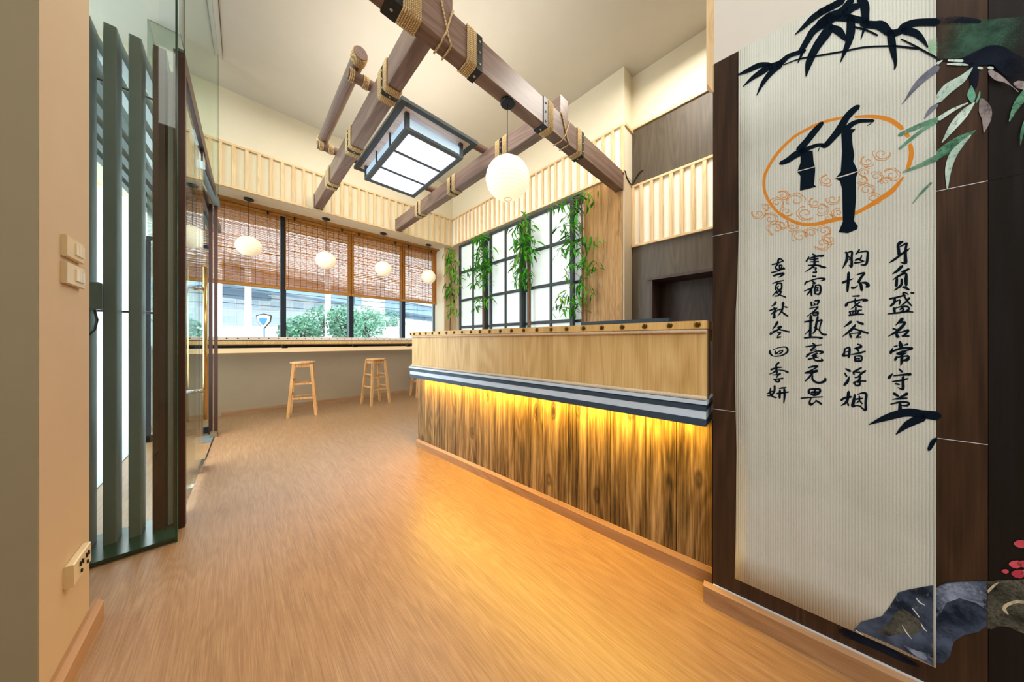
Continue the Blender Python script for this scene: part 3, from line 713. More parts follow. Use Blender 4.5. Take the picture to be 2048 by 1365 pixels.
# ------------------------------------------------------------------ paper lanterns
def lantern(label, x, y, zc, ztop, r, mat, ribs=14, group=None):
    o = thing('paper_lantern', label, 'lantern', (x, y, zc-r), 0, group)
    MB().lathe(x, y, [(0.055, ztop-0.022), (0.062, ztop-0.012), (0.058, ztop)], 12).build('canopy', M['black'], o)
    MB().tube([(x, y, ztop-0.02), (x, y, zc+r*0.9)], 0.003, 6).build('cord', M['black'], o)
    prof = []; n = ribs*2
    for k in range(n+1):
        a = PI*(0.055+0.89*k/n); rr = r*(1.0 if k % 2 else 0.975)
        prof.append((rr*math.sin(a)*1.02, zc-r*math.cos(a)*0.97))
    sh = MB().lathe(x, y, prof, 32).build('shade', mat, o, smooth=False)
    rr = r*math.sin(PI*0.055)*1.02
    for zz in (-1, 1):
        MB().tube([(x+rr*math.cos(g), y+rr*math.sin(g), zc+zz*r*0.955) for g in [2*PI*k/16 for k in range(16)]], 0.003, 5, closed=True).build('ring', M['switchlight'], sh)
    return o
lantern('large lit white paper lantern hanging from the big cross beam', 1.572, 1.668, 2.405, 3.024, 0.172, M['paperlit'], 16)
lx = [on_y(497.6, 492.7, 5.82), on_y(652, 521, 5.82), on_y(766.7, 538, 5.82), on_y(857, 554, 5.82)]
names = ['small paper lantern before the leftmost blind, nearest the glass door', 'small paper lantern before the second blind from the door', 'small paper lantern before the third blind from the door', 'small paper lantern farthest along, next to the bamboo plant in the corner']
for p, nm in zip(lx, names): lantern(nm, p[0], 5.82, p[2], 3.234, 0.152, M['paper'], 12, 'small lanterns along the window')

# ------------------------------------------------------------------ bamboo blinds
bz1 = 3.20
def blind(label, x0, x1, zb0, y=6.085):
    o = thing('bamboo_blind', label, 'blind', ((x0+x1)/2, y, zb0), 0, 'bamboo roll blinds over the windows')
    m = MB(); z = zb0+0.05
    while z < bz1-0.03:
        j = R.uniform(-0.0012, 0.0012)
        m.box(x0+R.uniform(0, 0.004), x1-R.uniform(0, 0.004), y-0.002, y+0.002, z+j, z+j+0.0126); z += 0.0155
    m.build('slats', M['bamboo'], o, kind='stuff')
    CB(x0, x1, y-0.02, y+0.012, bz1-0.035, bz1, c=0.003).build('head_rail', M['railwood'], o)
    CB(x0, x1, y-0.012, y+0.012, zb0, zb0+0.05, c=0.008).build('bottom_roll', M['railwood'], o)
    n = int(round((x1-x0)/0.085))
    for i in range(n):
        x = x0+(x1-x0)*(i+0.5)/n
        B(x-0.0025, x+0.0025, y-0.005, y-0.002, zb0, bz1-0.03).build('cord', M['cord'], o)
    for x in (x0+0.12, x1-0.16):
        h = MB().tube([(x, y-0.03, bz1), (x, y-0.035, bz1-0.05)], 0.012, 8).build('pulley', M['black'], o)
        MB().tube([(x, y-0.033, bz1-0.05), (x+0.003, y-0.03, bz1-0.7)], 0.0025, 5).build('pull_cord', M['black'], h)
xa = [-0.60, X_at(570.5, 6.085), X_at(703, 6.085), X_at(805, 6.085)]; xb = [X_at(560.5, 6.085), X_at(702, 6.085), X_at(804, 6.085), 3.425]
zl = [on_y(500, 573.5, 6.085)[2], on_y(640, 587, 6.085)[2], on_y(750, 598, 6.085)[2], on_y(850, 607.5, 6.085)[2]]
for i, d in enumerate(['bamboo blind nearest the glass door, leftmost of the row', 'bamboo blind second from the glass door', 'bamboo blind third from the glass door', 'bamboo blind at the bamboo plant corner, last of the row']):
    blind(d, xa[i], xb[i], zl[i])
# ================================================================== entrance: glass partition, door, fins
DP0, DP1 = (-0.212, 2.553), (-0.146, 4.85)
def DX(y): return DP0[0]+(DP1[0]-DP0[0])*(y-DP0[1])/(DP1[1]-DP0[1])
sp = structroot('window_5', (-1.0, 2.40, 0))
B(-2.6, -0.233, 2.396, 2.408, 0.0, CEIL).build('pane', M['green'], sp)
B(-0.2335, -0.2255, 2.392, 2.410, 0.0, CEIL).build('glass_edge', M['glassedge'], sp)
B(-2.6, -0.235, 2.41, 2.74, 0.0, 0.022).build('sill', M['glassedge'], sp)
def dbox(d0, d1, y0, y1, z0, z1):   # box along the door line, offsets d across
    return MB().hexa([(DX(y0)+d0, y0, z0), (DX(y0)+d1, y0, z0), (DX(y1)+d1, y1, z0), (DX(y1)+d0, y1, z0)],
                     [(DX(y0)+d0, y0, z1), (DX(y0)+d1, y0, z1), (DX(y1)+d1, y1, z1), (DX(y1)+d0, y1, z1)])
dr = structroot('door_1', (-0.19, 3.7, 0))
dbox(-0.045, 0.0, 2.553, 2.60, 0, 2.80).build('door_frame', M['redsteel'], dr)
dbox(-0.030, 0.0, 4.82, 4.85, 0, 2.80).build('door_frame', M['redsteel'], dr)
dbox(-0.045, 0.0, 2.60, 4.80, 2.70, 2.80).build('door_frame', M['redsteel'], dr)
dbox(-0.078, -0.048, 4.88, 4.94, 0, 2.72).build('door_frame', M['redsteel'], dr)
dbox(-0.165, -0.125, 4.84, 4.89, 0, 2.62).build('door_frame', M['mullion'], dr)
dbox(-0.12, -0.08, 2.7, 4.9, 2.62, 2.70).build('door_frame', M['redsteel'], dr)
dbox(-0.028, -0.018, 2.61, 3.66, 0.05, 2.66).build('pane', M['glass'], dr)
dbox(-0.006, -0.002, 2.41, 5.0, 2.82, CEIL).build('transom_pane', M['green'], dr)
dbox(-0.0065, -0.0015, 2.560, 2.566, 2.80, CEIL).build('glass_edge', M['glassedge'], dr)
dbox(-0.0065, -0.0015, 4.995, 5.0, 2.80, CEIL).build('glass_edge', M['glassedge'], dr)
dbox(-0.033, -0.001, 2.561, 2.60, 2.80, 2.82).build('frame_cap', M['greysteel'], dr)
hx = DX(3.2)+0.03
h = MB().tube([(hx, 3.2, 0.50), (hx, 3.2, 1.665)], 0.013, 12).build('door_handle', M['gold'], dr, smooth=True)
for z in (0.72, 1.50): MB().tube([(hx, 3.2, z), (hx-0.10, 3.2, z)], 0.014, 10).build('handle_mount', M['chrome'], h, smooth=True)
dbox(-0.04, -0.006, 3.50, 3.68, 0.0, 0.065).build('patch_fitting', M['chrome'], dr)
dbox(-0.04, -0.006, 3.50, 3.66, 2.60, 2.68).build('patch_fitting', M['chrome'], dr)
dbox(-0.027, -0.019, 3.68, 4.72, 0.0, 0.004).build('floor_track', M['black'], dr)
dbox(-0.055, -0.001, 4.70, 4.80, 0.0, 0.05).build('floor_lock', M['steelbolt'], dr)
MB().poly([(-0.30, 4.50, 0.003), (-0.185, 4.51, 0.003), (-0.165, 4.86, 0.003), (-0.29, 4.87, 0.003)]).poly([(-0.30, 4.50, 0.0005), (-0.29, 4.87, 0.0005), (-0.165, 4.86, 0.0005), (-0.185, 4.51, 0.0005)]).build('floor_plate', M['greysteel'], dr)
g2 = structroot('window_6', (-0.4, 4.98, 0))
B(-0.68, -0.20, 4.975, 4.985, 0.07, CEIL).build('pane', M['green'], g2); B(-0.685, -0.675, 4.98, 5.94, 0.07, CEIL).build('pane', M['green'], g2)
B(-0.69, -0.20, 4.96, 5.0, 0, 0.07).build('window_frame', M['mullion'], g2); B(-0.70, -0.66, 4.96, 5.0, 0.0, 2.2).build('window_frame', M['mullion'], g2)
B(-0.69, -0.20, 4.965, 4.995, 2.20, 2.24).build('window_frame', M['mullion'], g2)
struct(B(-0.76, -0.735, 2.75, 7.0, -0.12, 0.006).build('trim_12', M['road']))

# steel fins that bend over into a pergola
src = None
def fin(i):
    x0 = -0.335-0.082*i
    lab = {1: 'grey steel fin behind the glass partition, first beside the brown post', 2: 'grey steel fin behind the glass partition, second from the brown post', 3: 'grey steel fin behind the glass partition, third from the brown post'}.get(i, 'grey steel fin farther left, mostly hidden behind the pier')
    r = thing('steel_fin', lab, 'fin', (x0+0.02, 2.62, 0.02), 0, 'steel fins behind the glass partition')
    m = CB(x0, x0+0.044, 2.57, 2.68, 0.022, 2.78, c=0.004)
    m.build('upright', M['greysteel'], r)
    MB().hexa([(x0, 2.68, 2.69), (x0+0.044, 2.68, 2.69), (x0+0.044+0.23, 6.0, 2.69), (x0+0.23, 6.0, 2.69)],
              [(x0, 2.68, 2.775), (x0+0.044, 2.68, 2.775), (x0+0.044+0.23, 6.0, 2.775), (x0+0.23, 6.0, 2.775)]).build('overhead_arm', M['greysteel'], r)
    return r
for i in range(1, 9): fin(i)
r = thing('plaster_column', 'narrow pale grey plastered column beside the brown steel post', 'column', (-0.26, 2.7, 0.02))
M['plaster'] = plain('pale_grey_plaster', '#D5DCD6', 0.85, var=0.06, bs_=0.2)
CB(-0.283, -0.240, 2.60, 2.80, 0.022, 2.685, c=0.003).build('shaft', M['plaster'], r)
r = thing('brown_post', 'dark red-brown worn steel post next to the grey fins', 'post', (-0.31, 2.62, 0.02))
CB(-0.335, -0.285, 2.57, 2.68, 0.022, 2.78, c=0.004).build('upright', M['redsteel'], r)
MB().hexa([(-0.335, 2.68, 2.69), (-0.29, 2.68, 2.69), (-0.13, 4.9, 2.69), (-0.175, 4.9, 2.69)], [(-0.335, 2.68, 2.775), (-0.29, 2.68, 2.775), (-0.13, 4.9, 2.775), (-0.175, 4.9, 2.775)]).build('overhead_arm', M['greysteel'], r)
for z, lab in ((2.532, 'thin dark tie rod through the fins, the upper one'), (1.266, 'thin dark tie rod through the fins, at eye level')):
    tag(MB().tube([(-1.6, 2.695, z), (-0.235, 2.695, z)], 0.006, 8).build('tie_rod', M['black']), lab, 'rod')
r = thing('junction_box', 'dark grey junction box on the fins with a curved cable below', 'box', (-0.56, 2.53, 1.262))
CB(-0.64, -0.498, 2.50, 2.568, 1.262, 1.40).build('body', M['greysteel'], r)
MB().tube([(-0.52, 2.55, 1.262), (-0.513, 2.56, 1.21), (-0.52, 2.56, 1.16), (-0.545, 2.56, 1.12), (-0.60, 2.56, 1.10)], 0.005, 8).build('cable', M['black'], r)

# ================================================================== wall fittings
def plate(name, label, cat, px0, px1, yz, keys, proud=0.012):
    Y0, Y1 = Y_at(px0, -0.40), Y_at(px1, -0.40); z0, z1 = yz
    r = thing(name, label, cat, (-0.40, (Y0+Y1)/2, z0))
    CB(-0.40, -0.40+proud, Y0, Y1, z0, z1, c=0.003).build('cover', M['switch'], r)
    yc = (Y0+Y1)/2
    for a, c, d, e, mt in keys:
        B(-0.40+proud, -0.40+proud+0.004, Y0+(Y1-Y0)*a, Y0+(Y1-Y0)*c, z0+(z1-z0)*d, z0+(z1-z0)*e).build('key' if cat == 'switch' else 'slot', M[mt], r)
z_at = lambda px, py: on_x(px, py, -0.40)[2]
k3 = [(0.42, 0.58, 0.25, 0.8, 'switchlight'), (0.60, 0.74, 0.25, 0.8, 'switchlight'), (0.76, 0.9, 0.25, 0.8, 'switchlight')]
plate('light_switch', 'beige light switch on the left pier, the upper of two', 'switch', 121, 157, (z_at(121, 511), z_at(121, 467)), k3)
plate('light_switch', 'beige light switch on the left pier, the lower of two', 'switch', 121, 158, (z_at(121, 566), z_at(121, 521)), k3)
kk = [(0.3, 0.34, 0.55, 0.75, 'black'), (0.42, 0.46, 0.55, 0.75, 'black'), (0.36, 0.4, 0.2, 0.35, 'black'), (0.66, 0.70, 0.55, 0.75, 'black'), (0.78, 0.82, 0.55, 0.75, 'black'), (0.72, 0.76, 0.2, 0.35, 'black')]
plate('power_outlet', 'pale double power outlet low on the left pier', 'outlet', 126, 163, (z_at(126, 1182), z_at(126, 1137)), kk, 0.02)
r = thing('small_socket', 'small pale socket on the beige pillar next to the rustic panel', 'outlet', (3.61, 1.60, 1.30))
B(3.59, 3.66, 1.598, 1.605, 1.29, 1.345).build('cover', M['switchlight'], r); B(3.64, 3.66, 1.594, 1.598, 1.305, 1.33).build('switch_key', M['chrome'], r)
wire = [(3.545, 1.60, 3.26), (3.57, 1.598, 3.265), (3.61, 1.598, 3.20), (3.70, 1.598, 3.165), (3.77, 1.595, 3.16), (3.775, 1.57, 3.22), (3.775, 1.50, 3.30), (3.775, 1.46, 3.31)]
tag(MB().tube(wire, 0.006, 7).build('loose_cable', M['black'], smooth=True), 'loose black cable running from the cross beam end over the pillar', 'cable')

# ================================================================== bamboo plants
def leafmesh(name, mat):
    m = bpy.data.meshes.new(name); v = []; f = []
    prof = [(0, 0.012), (0.18, 0.075), (0.42, 0.10), (0.7, 0.065), (1.0, 0.0)]
    for x, wd in prof:
        z = -0.22*x*x
        v += [(x, -wd, z+wd*0.35), (x, 0, z), (x, wd, z+wd*0.35)]
    for k in range(4):
        a = 3*k
        f += [(a, a+3, a+4, a+1), (a+1, a+4, a+5, a+2)]
    m.from_pydata(v, [], f); m.materials.append(mat); m.polygons.foreach_set('use_smooth', [True]*len(f)); return m
LM = [leafmesh('leaf', M['leaf']), leafmesh('leaf_dark', M['leafdark']), leafmesh('leaf_pale', M['leafpale'])]
def plant(label, X, stem, clusters, nleaf, wts, stem_r=0.012):
    pts = [on_x(px, py, X) for px, py in stem]
    base = (pts[0][0], pts[0][1], 0.0)
    r = thing('bamboo_plant', label, 'plant', base, 0, 'artificial bamboo before the shoji screens')
    pts = [(pts[0][0], pts[0][1], 0.0)]+pts
    MB().tube(pts, [stem_r]*(len(pts)-1)+[stem_r*0.6], 8).build('stem', M['stem'], r, smooth=True)
    for (px, py, sp) in clusters:
        c = on_x(px, py, X-0.06)
        sx = min(pts, key=lambda q: abs(q[2]-c[2])+abs(q[1]-c[1])*0.3)
        MB().tube([(sx[0], sx[1], max(0.1, c[2]-0.12)), ((sx[0]+c[0])/2, (sx[1]+c[1])/2, c[2]-0.02), (c[0], c[1], c[2])], 0.003, 4).build('twig', M['stem'], r)
        for k in range(nleaf):
            me = R.choices(LM, wts)[0]
            o = bpy.data.objects.new('leaf', me); col.objects.link(o); o.parent = r
            side = R.choice((-1, 1)); ln = R.uniform(0.12, 0.23)*sp
            p = (c[0]-base[0]+R.gauss(0, 0.035), c[1]-base[1]+R.gauss(0, 0.075)*sp, c[2]+R.gauss(0, 0.06)*sp)
            p = (min(p[0], 0.01), min(p[1], 5.66-base[1]), p[2])
            yaw = math.radians(R.gauss(90*side, 38)); pitch = math.radians(R.uniform(5, 75))
            o.location = p; o.rotation_euler = Euler((R.uniform(-0.7, 0.7), pitch, yaw)); o.scale = (ln, ln*1.05, ln)
    return r
XP = 3.47
plant('bamboo plant in the window corner, smallest of the row', XP, [(900, 655), (902, 560), (902, 500)],
      [(901, 502, .9), (895, 515, .9), (908, 520, 1), (898, 533, 1), (909, 543, .9), (914, 556, .8), (896, 570, 1), (906, 578, 1), (893, 590, .8), (905, 604, .9), (910, 618, .8), (900, 625, .6)], 15, (4, 2, 5))
plant('bamboo plant covering the right edge of the first shoji screen', XP, [(968, 655), (967, 560), (966, 470)],
      [(950, 474, .8), (966, 476, 1), (962, 490, 1), (973, 500, 1), (955, 508, .9), (966, 520, 1.1), (950, 530, .9), (938, 541, .7), (970, 535, 1), (958, 548, 1), (966, 562, .9), (951, 566, .8), (964, 598, .9), (976, 594, .7), (955, 612, .7)], 15, (6, 3, 1))
plant('bamboo plant with greenish pole covering the middle shoji screen edge', XP, [(1059, 655), (1058, 560), (1050, 440)],
      [(1043, 440, .9), (1052, 452, 1), (1038, 458, .9), (1048, 470, 1), (1058, 478, 1), (1036, 486, .9), (1048, 492, 1.1), (1061, 503, .8), (1040, 510, 1), (1052, 520, 1), (1034, 532, .8), (1046, 540, 1), (1058, 546, .7), (1036, 558, .8), (1048, 564, .8)], 16, (6, 3, 1), 0.018)
plant('tallest bamboo plant with brown pole next to the rustic wood panel', XP, [(1165, 650), (1165, 520), (1163, 400)],
      [(1160, 392, .9), (1180, 392, .8), (1145, 405, .9), (1118, 408, .7), (1103, 416, .5), (1155, 418, .9), (1140, 436, .9), (1158, 444, .8), (1125, 452, .7), (1140, 462, .8), (1160, 476, .9), (1138, 484, .9), (1185, 484, .7), (1122, 500, .7), (1150, 500, .9), (1170, 524, .8), (1148, 530, .8), (1190, 528, .6), (1135, 545, .6), (1180, 540, .7), (1160, 566, .9), (1178, 580, .8), (1142, 590, .9), (1122, 600, .7), (1155, 600, .8), (1115, 615, .6), (1140, 612, .7)], 11, (6, 3, 0.6), 0.015)

# ================================================================== banner and mural
TB = 1.448
bn = thing('banner', 'tall cream linen banner with black bamboo emblem, orange ring and four columns of brush writing', 'banner', ST(-0.13, TB, 0.14), PH)
le = [(1477, 101), (1476.5, 300), (1477, 465), (1475, 560), (1471.5, 620), (1470, 720), (1470.5, 800), (1473, 900), (1471, 1100), (1469.4, 1158)]
m = MB(FC); top = []; cols = 10; rows = []
for (x, y) in le:
    s, _, z = on_t(x, y, TB); rows.append((s, min(z, 2.258)))
for (s, z) in rows:
    f = (z-rows[-1][1])/(rows[0][1]-rows[-1][1]); zr = 0.143+(2.258-0.143)*f
    for j in range(cols+1):
        u = j/cols; m.pt((TB+0.0002*math.sin(9*u+z*3)*(1-u), s+(-0.3655-s)*u, z+(zr-z)*u))
for i in range(len(rows)-1):
    for j in range(cols):
        a = i*(cols+1)+j; m.f.append((a, a+1, a+cols+2, a+cols+1))
cl = m.build('cloth', M['linen'], bn, smooth=True)
bm_ = cl.modifiers.new('thickness', 'SOLIDIFY'); bm_.thickness = 0.0008; bm_.offset = 0
TP = TB-0.0012
def cat(pts, n=5):
    if len(pts) < 3: return pts
    P = [pts[0]]+pts+[pts[-1]]; out = []
    for i in range(1, len(P)-2):
        for k in range(n):
            t = k/n; q = []
            for d in range(3):
                a, b_, c, e = P[i-1][d], P[i][d], P[i+1][d], P[i+2][d]
                q.append(0.5*((2*b_)+(-a+c)*t+(2*a-5*b_+4*c-e)*t*t+(-a+3*b_-3*c+e)*t**3))
            out.append(tuple(q))
    out.append(pts[-1]); return out
def brush(m, pts, ox, oy, sc, t, lo=0.7, wk=1.0):
    """one brush stroke: (x, y, width) knots in a close-up of origin ox, oy and scale sc, laid on the plane t"""
    P = cat([(ox+x*sc, oy+y*sc, max(lo, w*sc*wk)) for x, y, w in pts])
    if len(P) == 1: return
    Lp, Rp = [], []
    n = len(P)
    for i in range(n):
        a = P[max(i-1, 0)]; c = P[min(i+1, n-1)]; dx, dy = c[0]-a[0], c[1]-a[1]; l = math.hypot(dx, dy) or 1; dx /= l; dy /= l; h = P[i][2]/2
        if i == 0: 
            Lp += [(P[0][0]-dx*h-dy*h*0.3, P[0][1]-dy*h+dx*h*0.3)]; Rp += [(P[0][0]-dx*h+dy*h*0.3, P[0][1]-dy*h-dx*h*0.3)]
        Lp.append((P[i][0]-dy*h, P[i][1]+dx*h)); Rp.append((P[i][0]+dy*h, P[i][1]-dx*h))
        if i == n-1:
            Lp += [(P[i][0]+dx*h-dy*h*0.3, P[i][1]+dy*h+dx*h*0.3)]; Rp += [(P[i][0]+dx*h+dy*h*0.3, P[i][1]+dy*h-dx*h*0.3)]
    i0 = len(m.v); k = len(Lp)
    for q in Lp+Rp:
        s, _, z = on_t(q[0], q[1], t); m.pt((t, s, z))
    for i in range(k-1): m.f.append((i0+i, i0+i+1, i0+k+i+1, i0+k+i))
def S(txt):
    return [[tuple(float(c) for c in p.split(',')) for p in st.split()] for st in txt.strip().split(';') if st.strip()]
def writing(name, txt, ox, oy, sc, t, mat, parent, wk=1.0, lo=0.7):
    m = MB(FC)
    for st in S(txt): brush(m, st, ox, oy, sc, t, lo, wk)
    return m.build(name, mat, parent)
A = (1760, 470, 100/758); Bq = (1760, 640, 100/758); Cq = (1670, 490, 100/803); Dq = (1670, 650, 100/758); Eq = (1595, 500, 80/682); Fq = (1595, 650, 80/642); Gq = (1525, 510, 80/728); Hq = (1525, 650, 80/642)
